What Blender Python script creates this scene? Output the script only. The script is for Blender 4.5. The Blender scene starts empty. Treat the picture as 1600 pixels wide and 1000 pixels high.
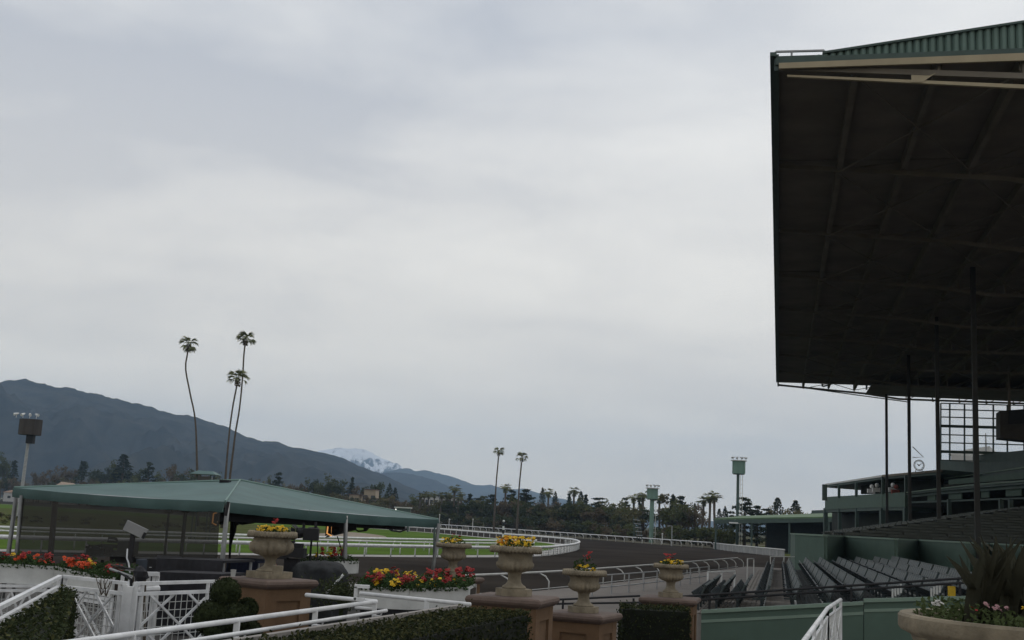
import bpy, math, random
from mathutils import Vector, Matrix, noise as mnoise
random.seed(7)
R = math.radians
SC = bpy.context.scene
COL = SC.collection

# ---------------------------------------------------------------- camera, sky, sun, exposure
F = 1800.0                       # focal length in photo pixels (photo 1600 x 1000)
K = F / 1600.0
CAMZ = 3.6
PITCH = math.atan(311.0 / F)
ROLL = 0.05
fwd = Vector((0, math.cos(PITCH), math.sin(PITCH)))
r0 = Vector((1, 0, 0)); u0 = Vector((0, -math.sin(PITCH), math.cos(PITCH)))
cr = r0 * math.cos(ROLL) + u0 * math.sin(ROLL)
cu = u0 * math.cos(ROLL) - r0 * math.sin(ROLL)
CP = Vector((0, 0, CAMZ))
cam_d = bpy.data.cameras.new('camera'); cam = bpy.data.objects.new('camera', cam_d); COL.objects.link(cam)
cam.matrix_world = Matrix(((cr.x, cu.x, -fwd.x, 0), (cr.y, cu.y, -fwd.y, 0), (cr.z, cu.z, -fwd.z, CAMZ), (0, 0, 0, 1)))
cam_d.sensor_width = 36; cam_d.lens = 36 * F / 1600; cam_d.clip_end = 40000; cam_d.clip_start = 0.05
SC.camera = cam

SUN_EL, SUN_AZ = R(48), R(38)    # ahead and to the right, behind the cloud
W = bpy.data.worlds.new('World'); SC.world = W; W.use_nodes = True
nt = W.node_tree; nt.nodes.clear()
def wn(t, **k):
    n = nt.nodes.new(t)
    for a, v in k.items(): setattr(n, a, v)
    return n
sky = wn('ShaderNodeTexSky', sky_type='NISHITA', sun_disc=False)
sky.sun_elevation = SUN_EL; sky.sun_rotation = SUN_AZ
tc = wn('ShaderNodeTexCoord')
sep = wn('ShaderNodeSeparateXYZ'); nt.links.new(tc.outputs['Generated'], sep.inputs[0])
# project the view direction on a cloud deck overhead: xy / (z + c)
zc = wn('ShaderNodeMath', operation='MAXIMUM'); nt.links.new(sep.outputs['Z'], zc.inputs[0]); zc.inputs[1].default_value = 0.0
zd = wn('ShaderNodeMath', operation='ADD'); nt.links.new(zc.outputs[0], zd.inputs[0]); zd.inputs[1].default_value = 0.22
dv = wn('ShaderNodeVectorMath', operation='SCALE')
inv = wn('ShaderNodeMath', operation='DIVIDE'); inv.inputs[0].default_value = 1.0; nt.links.new(zd.outputs[0], inv.inputs[1])
nt.links.new(tc.outputs['Generated'], dv.inputs[0]); nt.links.new(inv.outputs[0], dv.inputs['Scale'])
def wmap(loc, scale, rz=0):
    m = wn('ShaderNodeMapping'); m.inputs['Location'].default_value = loc; m.inputs['Scale'].default_value = scale
    m.inputs['Rotation'].default_value = (0, 0, rz)
    nt.links.new(dv.outputs[0], m.inputs[0]); return m
n1 = wn('ShaderNodeTexNoise'); n1.inputs['Scale'].default_value = 1.0; n1.inputs['Detail'].default_value = 6; n1.inputs['Roughness'].default_value = .52
n1.inputs['Distortion'].default_value = .5
nt.links.new(wmap((3.79, 7.22, .7), (.5, .85, 0.0), R(-14)).outputs[0], n1.inputs[0])
n2 = wn('ShaderNodeTexNoise'); n2.inputs['Scale'].default_value = 2.7; n2.inputs['Detail'].default_value = 7; n2.inputs['Roughness'].default_value = .55
n2.inputs['Distortion'].default_value = .3
nt.links.new(wmap((4.1, .3, .2), (.7, .95, 0.0), R(-24)).outputs[0], n2.inputs[0])
ad = wn('ShaderNodeMath', operation='MULTIPLY_ADD'); nt.links.new(n2.outputs[0], ad.inputs[0]); ad.inputs[1].default_value = .72
nt.links.new(n1.outputs[0], ad.inputs[2])
ad2 = wn('ShaderNodeMath', operation='MULTIPLY'); nt.links.new(ad.outputs[0], ad2.inputs[0]); ad2.inputs[1].default_value = .63
ramp = wn('ShaderNodeValToRGB'); nt.links.new(ad2.outputs[0], ramp.inputs[0])
e = ramp.color_ramp.elements
e[0].position = .43; e[0].color = (.475, .497, .54, 1)
e[1].position = .655; e[1].color = (.80, .795, .775, 1)
m_ = ramp.color_ramp.elements.new(.54); m_.color = (.655, .66, .665, 1)
# towards the horizon the deck thins to a pale warm grey
hz = wn('ShaderNodeMapRange'); nt.links.new(sep.outputs['Z'], hz.inputs[0])
hz.inputs['From Min'].default_value = 0.0; hz.inputs['From Max'].default_value = .40; hz.inputs['To Min'].default_value = .72; hz.inputs['To Max'].default_value = 0.0
hm = wn('ShaderNodeMix', data_type='RGBA'); nt.links.new(hz.outputs[0], hm.inputs['Factor'])
nt.links.new(ramp.outputs[0], hm.inputs['A']); hm.inputs['B'].default_value = (1.06, .95, .77, 1)
up = wn('ShaderNodeVectorMath', operation='SCALE'); up.inputs['Scale'].default_value = 10.0
nt.links.new(hm.outputs['Result'], up.inputs[0])
mx = wn('ShaderNodeMix', data_type='RGBA'); mx.inputs['Factor'].default_value = .94
nt.links.new(sky.outputs[0], mx.inputs['A']); nt.links.new(up.outputs[0], mx.inputs['B'])
bg = wn('ShaderNodeBackground'); bg.inputs['Strength'].default_value = 0.1
nt.links.new(mx.outputs['Result'], bg.inputs[0])
wo = wn('ShaderNodeOutputWorld'); nt.links.new(bg.outputs[0], wo.inputs[0])

sd = bpy.data.lights.new('sun', 'SUN'); sd.energy = 0.8; sd.angle = R(25); sd.color = (1, .96, .9)
so = bpy.data.objects.new('sun', sd); COL.objects.link(so)
sdir = Vector((math.sin(SUN_AZ) * math.cos(SUN_EL), math.cos(SUN_AZ) * math.cos(SUN_EL), math.sin(SUN_EL)))
so.rotation_euler = sdir.to_track_quat('Z', 'Y').to_euler(); so.location = (0, 0, 60)
vs = SC.view_settings; vs.view_transform = 'Standard'; vs.look = 'None'; vs.exposure = 0.20; vs.gamma = 1.0; vs.use_curve_mapping = False
SC.cycles.use_denoising = True
SC.cycles.max_bounces = 6; SC.cycles.diffuse_bounces = 3; SC.cycles.transparent_max_bounces = 12; SC.cycles.volume_bounces = 0

# ---------------------------------------------------------------- where a photo pixel lies in the place
def ray(px, py):
    return (fwd * F + cr * (px - 800) - cu * (py - 500)).normalized()
def at(px, py, d):               # on the plane a depth of d * K metres ahead
    v = ray(px, py); return CP + v * (d * K / v.y)
def onz(px, py, z=0.0):          # on the level plane z
    v = ray(px, py); return CP + v * ((z - CAMZ) / v.z)
_g = ray(1217, 832); GS = Vector((_g.x, _g.y, 0)).normalized()   # direction the grandstand runs
GL = Vector((GS.y, -GS.x, 0))                                    # away from the track
def g(l, s, z): return GL * l + GS * s + Vector((0, 0, z))
def gs(px, py, s):               # pixel on the cross plane at s metres along the stand -> (l, z)
    v = ray(px, py); p = CP + v * (s / v.dot(GS)); return p.dot(GL), p.z
def gl(px, py, l):               # pixel on the long plane at l -> (s, z)
    v = ray(px, py); p = CP + v * (l / v.dot(GL)); return p.dot(GS), p.z

# ---------------------------------------------------------------- materials
MATS = {}
def mat(name, col, rough=.8, var=.25, scale=3.0, bump=0.0, metal=0.0, bscale=None, spec=.3, emit=None, col2=None, detail=5, coord='Object'):
    if name in MATS: return MATS[name]
    m = bpy.data.materials.new(name); m.use_nodes = True; t = m.node_tree; b = t.nodes['Principled BSDF']
    tcn = t.nodes.new('ShaderNodeTexCoord')
    no = t.nodes.new('ShaderNodeTexNoise'); no.inputs['Scale'].default_value = scale; no.inputs['Detail'].default_value = detail
    no.inputs['Roughness'].default_value = .62
    t.links.new(tcn.outputs[coord], no.inputs[0])
    rp = t.nodes.new('ShaderNodeValToRGB'); t.links.new(no.outputs[0], rp.inputs[0])
    c2 = col2 or tuple(min(1, c * (1 + var)) for c in col)
    c1 = tuple(c * (1 - var) for c in col)
    rp.color_ramp.elements[0].position = .3; rp.color_ramp.elements[0].color = (*c1, 1)
    rp.color_ramp.elements[1].position = .72; rp.color_ramp.elements[1].color = (*c2, 1)
    t.links.new(rp.outputs[0], b.inputs['Base Color'])
    b.inputs['Roughness'].default_value = rough; b.inputs['Metallic'].default_value = metal
    b.inputs['Specular IOR Level'].default_value = spec
    if bump:
        n3 = t.nodes.new('ShaderNodeTexNoise'); n3.inputs['Scale'].default_value = bscale or scale * 6; n3.inputs['Detail'].default_value = 4
        t.links.new(tcn.outputs[coord], n3.inputs[0])
        bp = t.nodes.new('ShaderNodeBump'); bp.inputs['Strength'].default_value = bump; bp.inputs['Distance'].default_value = .02
        t.links.new(n3.outputs[0], bp.inputs['Height']); t.links.new(bp.outputs[0], b.inputs['Normal'])
    if emit:
        b.inputs['Emission Color'].default_value = (*emit[0], 1); b.inputs['Emission Strength'].default_value = emit[1]
    MATS[name] = m; return m
LEAFK = 1.3
def leafmat(name, col, var=.45, scale=1.2):
    m = mat(name, tuple(c*LEAFK for c in col), .8, var, scale, spec=.04)
    t = m.node_tree; b = t.nodes['Principled BSDF']; o = t.nodes['Material Output']
    tr = t.nodes.new('ShaderNodeBsdfTranslucent'); tr.inputs[0].default_value = (*[c * 1.2 for c in col], 1)
    ms = t.nodes.new('ShaderNodeMixShader'); ms.inputs[0].default_value = .22
    oi = t.nodes.new('ShaderNodeObjectInfo'); hv = t.nodes.new('ShaderNodeHueSaturation')
    mr = t.nodes.new('ShaderNodeMapRange'); mr.inputs['To Min'].default_value = .8; mr.inputs['To Max'].default_value = 1.35
    t.links.new(oi.outputs['Random'], mr.inputs[0]); t.links.new(mr.outputs[0], hv.inputs['Value'])
    src = b.inputs['Base Color'].links[0].from_socket
    t.links.new(src, hv.inputs['Color']); t.links.new(hv.outputs[0], b.inputs['Base Color'])
    t.links.new(b.outputs[0], ms.inputs[1]); t.links.new(tr.outputs[0], ms.inputs[2]); t.links.new(ms.outputs[0], o.inputs[0])
    return m
def veil(name, col, alpha):      # woven see-through screen
    m = mat(name, col, .9, .15, 2.0); t = m.node_tree; b = t.nodes['Principled BSDF']; o = t.nodes['Material Output']
    tr = t.nodes.new('ShaderNodeBsdfTransparent'); ms = t.nodes.new('ShaderNodeMixShader'); ms.inputs[0].default_value = alpha
    t.links.new(tr.outputs[0], ms.inputs[1]); t.links.new(b.outputs[0], ms.inputs[2]); t.links.new(ms.outputs[0], o.inputs[0]); return m

WHITE = mat('white_paint', (.60, .61, .62), .5, .2, 3.5, .08)
WGREY = mat('weathered_white', (.5, .51, .5), .6, .15, 3, .05)
GREYM = mat('grey_metal', (.3, .31, .32), .5, .15, 4)
POLEM = mat('tent_pole_metal', (.17, .175, .175), .45, .2, 6, metal=.3)
BLACK = mat('black_matte', (.014, .014, .016), .7, .3, 6)
DARK = mat('dark_fabric', (.022, .022, .026), .95, .4, 3, .3)
STONE = mat('cast_stone', (.20, .17, .122), .9, .38, 5, .35, bscale=40)
SAND = mat('sand_stucco', (.135, .082, .046), .92, .16, 4, .3, bscale=60)
CAP = mat('brown_coping', (.11, .078, .064), .75, .22, 6, .25, bscale=30)
CONC = mat('concrete', (.23, .215, .2), .9, .2, 1.2, .3, bscale=12)
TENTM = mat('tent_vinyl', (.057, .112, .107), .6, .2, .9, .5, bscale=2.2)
VALM = mat('tent_vinyl_shaded', (.038, .078, .074), .6, .2, 1.3, .3, bscale=3)  # tent vinyl darkened to paint in the shade on the upright valance
SCREEN = veil('screen_mesh', (.030, .030, .027), .87)
GREENW = mat('green_wall_paint', (.06, .098, .077), .65, .1, 1.5, .1)
GREENC = mat('green_cap_paint', (.15, .21, .17), .6, .1, 2)
GREEND = mat('green_steel', (.05, .078, .07), .55, .15, 1.5)
SOFF = mat('brown_soffit', (.16, .14, .115), .9, .22, .35, .2, bscale=3)
SOFFB = mat('brown_beam', (.155, .137, .112), .85, .2, .6)
TAN = mat('tan_beam_paint', (.33, .28, .19), .7, .12, 1.0)
COLM = mat('column_steel', (.034, .034, .031), .8, .15, 1.0)
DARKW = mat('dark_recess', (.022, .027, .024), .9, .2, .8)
CORR = mat('green_sheet', (.105, .16, .14), .5, .12, .8)
SEATM = mat('seat_green_grey', (.038, .05, .048), .55, .2, 1.2)
SEATD = mat('seat_frame_dark', (.022, .03, .032), .6, .2, 2)
PLANKM = mat('deck_plank', (.19, .172, .152), .85, .25, 1.5, .2)
BARK = mat('bark', (.07, .055, .04), .95, .3, 4, .4)
PALMT = mat('palm_trunk', (.085, .07, .055), .95, .25, 3, .4)
L_DARK = leafmat('leaf_dark_green', (.036, .044, .022))
L_MID = leafmat('leaf_mid_green', (.062, .07, .03))
L_OLIVE = leafmat('leaf_olive', (.088, .082, .04))
L_BROWN = leafmat('leaf_brownish', (.088, .07, .046))
L_CON = leafmat('needle_dark', (.026, .034, .021))
L_PALM = leafmat('palm_leaf', (.12, .13, .065))
L_HEDGE = leafmat('hedge_leaf', (.020, .026, .012), .6, 9)
L_HEDT = leafmat('hedge_tip_leaf', (.05, .052, .022), .5, 9)
L_FLOW = leafmat('bedding_leaf', (.03, .05, .02), .5, 8)
L_SPIKE = leafmat('strap_leaf', (.034, .034, .024), .4, 3)
P_RED = mat('petal_red', (.26, .018, .018), .7, .35, 30)
P_ORG = mat('petal_orange', (.48, .06, .014), .7, .3, 30)
P_YEL = mat('petal_yellow', (.56, .36, .014), .7, .3, 30)
P_PINK = mat('petal_pink', (.3, .17, .18), .7, .2, 30)
P_WHITE = mat('petal_white', (.45, .44, .42), .7, .1, 30)

# ---------------------------------------------------------------- mesh building
ORG = {}
class MB:
    def __init__(s): s.v = []; s.f = []; s.m = []
    def quad(s, a, b, c, d, mi=0):
        n = len(s.v); s.v += [tuple(a), tuple(b), tuple(c), tuple(d)]; s.f.append((n, n+1, n+2, n+3)); s.m.append(mi)
    def tri(s, a, b, c, mi=0):
        n = len(s.v); s.v += [tuple(a), tuple(b), tuple(c)]; s.f.append((n, n+1, n+2)); s.m.append(mi)
    def hexa(s, p, mi=0):        # p: 4 bottom + 4 top corners
        n = len(s.v); s.v += [tuple(q) for q in p]
        for f in ((3,2,1,0), (4,5,6,7), (0,1,5,4), (1,2,6,5), (2,3,7,6), (3,0,4,7)):
            s.f.append(tuple(n+i for i in f)); s.m.append(mi)
    def box(s, c, size, ax=None, mi=0):   # ax: (x axis, y axis, z axis)
        x, y, z = ax or (Vector((1,0,0)), Vector((0,1,0)), Vector((0,0,1)))
        c = Vector(c); hx, hy, hz_ = x*size[0]/2, y*size[1]/2, z*size[2]/2
        s.hexa([c-hx-hy-hz_, c+hx-hy-hz_, c+hx+hy-hz_, c-hx+hy-hz_, c-hx-hy+hz_, c+hx-hy+hz_, c+hx+hy+hz_, c-hx+hy+hz_], mi)
    def bar(s, a, b, w, h, up=(0,0,1), mi=0):
        a = Vector(a); b = Vector(b); d = (b-a); L = d.length
        if L < 1e-6: return
        d /= L; u = Vector(up)
        if abs(d.dot(u)) > .98: u = Vector((0, 1, 0)) if abs(d.y) < .9 else Vector((1, 0, 0))
        x = d.cross(u).normalized(); u = x.cross(d)
        s.box((a+b)/2, (w, L, h), (x, d, u), mi)
    def tube(s, pts, r, n=8, mi=0, cap=True):
        pts = [Vector(p) for p in pts]; rs = r if isinstance(r, (list, tuple)) else [r]*len(pts)
        base = len(s.v); last = None
        for i, p in enumerate(pts):
            d = (pts[min(i+1, len(pts)-1)] - pts[max(i-1, 0)]).normalized()
            if last is None:
                x = d.orthogonal().normalized()
            else:
                x = (last - d*last.dot(d)); x = x.normalized() if x.length > 1e-6 else d.orthogonal().normalized()
            last = x; y = d.cross(x)
            for k in range(n):
                a = 2*math.pi*k/n; s.v.append(tuple(p + (x*math.cos(a) + y*math.sin(a))*rs[i]))
        for i in range(len(pts)-1):
            for k in range(n):
                k2 = (k+1) % n
                s.f.append((base+i*n+k, base+i*n+k2, base+(i+1)*n+k2, base+(i+1)*n+k)); s.m.append(mi)
        if cap:
            s.f.append(tuple(base+k for k in reversed(range(n)))); s.m.append(mi)
            s.f.append(tuple(base+(len(pts)-1)*n+k for k in range(n))); s.m.append(mi)
    def lathe(s, prof, n=32, c=(0,0,0), mi=0, lobes=None, cap=True):   # lobes: (i0, i1, count, depth)
        base = len(s.v); c = Vector(c)
        for i, (r, z) in enumerate(prof):
            for k in range(n):
                a = 2*math.pi*k/n; rr = r
                if lobes and lobes[0] <= i <= lobes[1]: rr = r - lobes[3] + lobes[3]*abs(math.cos(a*lobes[2]/2))**.6
                s.v.append((c.x+rr*math.cos(a), c.y+rr*math.sin(a), c.z+z))
        for i in range(len(prof)-1):
            for k in range(n):
                k2 = (k+1) % n
                s.f.append((base+i*n+k, base+i*n+k2, base+(i+1)*n+k2, base+(i+1)*n+k)); s.m.append(mi)
        if cap:
            s.f.append(tuple(base+k for k in reversed(range(n)))); s.m.append(mi)
            s.f.append(tuple(base+(len(prof)-1)*n+k for k in range(n))); s.m.append(mi)
    def ball(s, c, r, sz=1.0, jit=0.0, n=6, rings=4, mi=0):
        base = len(s.v); c = Vector(c)
        s.v.append((c.x, c.y, c.z-r*sz))
        for i in range(1, rings):
            t = math.pi*i/rings
            for k in range(n):
                a = 2*math.pi*k/n; q = r*(1+random.uniform(-jit, jit))
                s.v.append((c.x+q*math.sin(t)*math.cos(a), c.y+q*math.sin(t)*math.sin(a), c.z-q*sz*math.cos(t)))
        s.v.append((c.x, c.y, c.z+r*sz)); top = len(s.v)-1
        for k in range(n):
            k2 = (k+1) % n
            s.f.append((base, base+1+k2, base+1+k)); s.m.append(mi)
            for i in range(rings-2):
                o = base+1+i*n
                s.f.append((o+k, o+k2, o+n+k2, o+n+k)); s.m.append(mi)
            o = base+1+(rings-2)*n
            s.f.append((o+k, o+k2, top)); s.m.append(mi)
    def leaf(s, p, size, mi=0, up=.3):   # one loose leaf-sized quad, random tilt
        d = Vector((random.gauss(0,1), random.gauss(0,1), random.gauss(0,1)+up)).normalized()
        x = d.orthogonal().normalized(); a = random.uniform(0, 6.28); y = d.cross(x)
        x, y = x*math.cos(a)+y*math.sin(a), y*math.cos(a)-x*math.sin(a)
        p = Vector(p); h = size*.5
        s.quad(p-x*h, p-y*h*.55, p+x*h, p+y*h*.55, mi)
    def prism(s, poly, z0, z1, mi=0):    # poly: ccw xy points
        n = len(poly); b = len(s.v)
        s.v += [(p[0], p[1], z0) for p in poly] + [(p[0], p[1], z1) for p in poly]
        s.f.append(tuple(b+i for i in reversed(range(n)))); s.m.append(mi)
        s.f.append(tuple(b+n+i for i in range(n))); s.m.append(mi)
        for i in range(n):
            j = (i+1) % n; s.f.append((b+i, b+j, b+n+j, b+n+i)); s.m.append(mi)
    def build(s, name, mats, parent=None, smooth=False, origin=None):
        if not isinstance(mats, (list, tuple)): mats = [mats]
        if parent is not None: o = ORG[parent]
        elif origin is not None: o = Vector(origin)
        else:
            xs = [v[0] for v in s.v]; ys = [v[1] for v in s.v]
            o = Vector(((min(xs)+max(xs))/2, (min(ys)+max(ys))/2, min(v[2] for v in s.v)))
        me = bpy.data.meshes.new(name)
        me.from_pydata([(v[0]-o.x, v[1]-o.y, v[2]-o.z) for v in s.v], [], s.f)
        for m in mats: me.materials.append(m)
        if len(mats) > 1: me.polygons.foreach_set('material_index', s.m)
        if smooth: me.polygons.foreach_set('use_smooth', [True]*len(s.f))
        me.update()
        ob = bpy.data.objects.new(name, me); COL.objects.link(ob)
        if parent is not None: ob.parent = parent
        else: ob.location = o
        ORG[ob] = o; return ob
def tag(o, label=None, cat=None, group=None, kind=None):
    if label: o['label'] = label
    if cat: o['category'] = cat
    if group: o['group'] = group
    if kind: o['kind'] = kind
    return o
def thing(name, loc, label, cat, group=None):
    o = bpy.data.objects.new(name, None); COL.objects.link(o); o.location = loc; o.empty_display_size = .2
    ORG[o] = Vector(loc); return tag(o, label, cat, group)
def inst(src, parent, loc, rz=0, sc=1.0, name=None):     # one more part sharing a mesh; loc in world
    o = bpy.data.objects.new(name or src.name.split('.')[0], src.data if hasattr(src, 'data') else src); COL.objects.link(o)
    o.parent = parent; o.location = Vector(loc) - ORG[parent]; o.rotation_euler = (0, 0, rz); o.scale = (sc, sc, sc); ORG[o] = Vector(loc); return o
def mesh_only(mb, name, mats, smooth=False):
    ob = mb.build(name, mats, origin=(0,0,0), smooth=smooth); me = ob.data; bpy.data.objects.remove(ob); return me
def copy_tree(o, parent=None):
    c = o.copy(); COL.objects.link(c)
    if parent is not None: c.parent = parent
    for ch in o.children: copy_tree(ch, c)
    return c
def place(proto, used, loc, rz=0, sc=(1,1,1)):
    o = proto if not used.get(proto) else copy_tree(proto)
    used[proto] = True
    o.location = loc; o.rotation_euler = (0, 0, rz); o.scale = sc; return o
USED = {}
def sheet(name, pts, z, m, kind='structure', mb=None):
    b = MB(); n = len(pts); b.v = [(p[0], p[1], z) for p in pts]; b.f = [tuple(range(n))]; b.m = [0]
    o = b.build(name, m, origin=(0, 0, 0)); o['kind'] = kind; return o
def smooth_line(pts, step):      # Catmull-Rom through points, resampled to equal steps
    P = [Vector(p) for p in pts]; out = []
    for i in range(len(P)-1):
        a = P[max(i-1, 0)]; b = P[i]; c = P[i+1]; d = P[min(i+2, len(P)-1)]
        for k in range(24):
            t = k/24; out.append(.5*((2*b) + (c-a)*t + (2*a-5*b+4*c-d)*t*t + (3*b-a-3*c+d)*t**3))
    out.append(P[-1])
    res = [out[0]]; acc = 0.0
    for i in range(1, len(out)):
        seg = (out[i]-out[i-1]).length; 
        while acc + seg >= step and seg > 1e-9:
            t = (step-acc)/seg; q = out[i-1].lerp(out[i], t); res.append(q); out[i-1] = q; seg = (out[i]-q).length; acc = 0.0
        acc += seg
    return res
# ================================================================ the large setting
def xy(p): return Vector((p.x, p.y, 0))
sheet('ground', [(-6400, -560), (6400, -560), (6400, 8700), (-6400, 8700)], -.06, mat('dry_earth', (.075, .072, .04), 1, .35, .02, .2, bscale=.5, spec=0))

OUT = [xy(onz(*p)) for p in ((-260, 776), (-100, 778.5), (0, 781.5), (220, 795), (440, 808), (570, 817), (700, 826.5), (850, 837.5), (1000, 848.8), (1115, 857.5), (1228, 871))]
RAILC = [xy(onz(*p)) for p in ((-330, 848), (-120, 857), (0, 862), (300, 866.5), (600, 870.5), (780, 871), (849, 869), (877, 865.5), (897, 861.5), (905, 857), (897, 852.5), (880, 850), (845, 846.5), (780, 841.5), (690, 833.5), (600, 827), (440, 816), (220, 801), (0, 787.5))]
APR = [xy(onz(*p)) for p in ((560, 952), (640, 946), (740, 938), (865, 927.5), (972, 915), (1075, 901.5), (1170, 888))]
DIRT = mat('track_dirt', (.036, .0315, .028), 1, .42, .07, .6, bscale=3.5, detail=12, spec=0)
far_side = [p*1.0 for p in OUT]
sheet('track', [(-420, 20), (APR[0].x-60, 20), (APR[0].x, APR[0].y-8)] + [(p.x, p.y) for p in APR] + [(60, 120), (150, 170), (OUT[-1].x+30, OUT[-1].y+10)] + [(p.x, p.y) for p in reversed(OUT)] + [(-700, OUT[0].y), (-700, 20)], 0.0, DIRT)
sheet('infield_strip', [(p.x, p.y) for p in smooth_line(RAILC, 4.0)] + [(-560, RAILC[-1].y), (-560, RAILC[0].y)], .02, mat('pale_gravel', (.30, .29, .28), .9, .15, .8, .3))
def inset(pts, d):
    out = []
    for i, p in enumerate(pts):
        t = (pts[min(i+1, len(pts)-1)] - pts[max(i-1, 0)]).normalized(); out.append(p + Vector((-t.y, t.x, 0))*d)
    return out
TURF = mat('turf_grass', (.075, .122, .026), 1, .28, .09, .5, bscale=4, spec=0, detail=9)
tf = inset(smooth_line(RAILC, 4.0), 3.2)
sheet('infield_turf', [(p.x, p.y) for p in tf] + [(-560, tf[-1].y), (-560, tf[0].y)], .04, TURF)
# sandy training oval inside the turf, ending in a crescent
sandp = [xy(onz(*p)) for p in ((-150, 826), (100, 835), (300, 841), (500, 845), (570, 844.5), (598, 842.5), (604, 840), (595, 837), (560, 833), (470, 826), (300, 815), (0, 800), (-150, 794))]
sheet('infield_sand', [(p.x, p.y) for p in smooth_line(sandp, 3.0)], .06, mat('infield_sand', (.20, .165, .125), .95, .2, .1, .3, bscale=1))
sandi = [xy(onz(*p)) for p in ((-150, 838), (60, 843.5), (250, 845), (360, 842), (450, 836.5), (520, 833), (542, 831.3), (520, 829), (450, 824), (300, 812), (100, 800), (0, 794), (-150, 788))]
sheet('infield_rough', [(p.x, p.y) for p in smooth_line(sandi, 3.0)], .08, mat('rough_grass', (.075, .085, .033), 1, .35, .12, .5, bscale=2, spec=0))
# verge beyond the far rail
ver = inset(smooth_line(OUT, 6.0), .8)
ver2 = inset(smooth_line(OUT, 6.0), 70)
sheet('far_verge', [(p.x, p.y) for p in ver] + [(p.x, p.y) for p in reversed(ver2)], .03, mat('verge_earth', (.062, .056, .034), .95, .35, .08, .4, bscale=1))

# paving the camera's terrace, the lower concourse and the apron by the rail
def slab(name, poly, z0, z1, m):
    b = MB(); b.prism(poly, z0, z1); o = b.build(name, m, origin=(0, 0, 0)); o['kind'] = 'structure'; return o
slab('terrace', [(-9, -9), (9, -9), (9, 6.0), (-9, 6.0)], -.05, 2.0, CONC)
slab('concourse', [(-46, 6.004), (16, 6.004), (16, 18.4), (3.6, 18.6), (.5, 24), (-3.2, 36), (-46, 40)], -.05, 1.46, mat('concourse_paving', (.095, .09, .085), .9, .25, 1.2, .3, bscale=12))
ao = [p - Vector((.2, .55, 0)) for p in APR]
slab('apron', [(-40, 41), (-6, 37)] + [(.2, 23), (3.4, 18.7), (16, 18.5), (60, 30), (90, 90), (55, 110)] + [(p.x, p.y) for p in reversed(smooth_line(ao, 4))], -.04, .22, mat('apron_concrete', (.145, .128, .114), .85, .2, .5, .2, bscale=8))

# ---------------------------------------------------------------- mountains
def lerp_profile(pr, x):
    for (x0, y0), (x1, y1) in zip(pr, pr[1:]):
        if x0 <= x <= x1: return y0 + (y1-y0)*(x-x0)/(x1-x0)
    return pr[-1][1]
def mountain(name, pr, D, front, back, m, cols, rows, amp, seed, base=0.0, crest=1.0):
    b = MB(); x0, x1 = pr[0][0], pr[-1][0]; nr = rows + rows//3
    P = []
    for i in range(cols+1):
        px = x0 + (x1-x0)*i/cols; py = lerp_profile(pr, px)
        p = at(px, py, D); P.append(p)
    for i, p in enumerate(P):
        for j in range(nr+1):
            if j <= rows: t = 1 - j/rows; y = p.y - front*t          # from foot to crest
            else: t = -(j-rows)/(nr-rows); y = p.y + back*(-t)
            a = abs(t); h = max(p.z, 0)*( (1-a)**1.15 )
            q = Vector((p.x*.0016 + seed, y*.0016, seed*.7))
            rg = 1 - abs(mnoise.noise(q*1.7) * 2) ; rg2 = 1-abs(mnoise.noise(q*4.6+Vector((3, 1, 0)))*2); fine = mnoise.noise(q*16) + .7*mnoise.noise(q*39)
            er = amp*(rg-.6 + .55*(rg2-.6) + .26*fine)
            k = min(1, a*2.6)**1.6*min(1, (1-a)*3) 
            z = h + er*k*max(p.z, 20)/260 + crest*(mnoise.noise(q*22)*.016 + mnoise.noise(q*60)*.012)*max(p.z,0) - (2 if a > .98 else 0)
            b.v.append((p.x + 40*mnoise.noise(q*3)*k, y, max(z, base-3)))
    for i in range(cols):
        for j in range(nr):
            k = i*(nr+1)+j; b.f.append((k, k+nr+1, k+nr+2, k+1)); b.m.append(0)
    o = b.build(name, m, origin=(0, 0, 0), smooth=True); o['kind'] = 'structure'; return o
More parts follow.
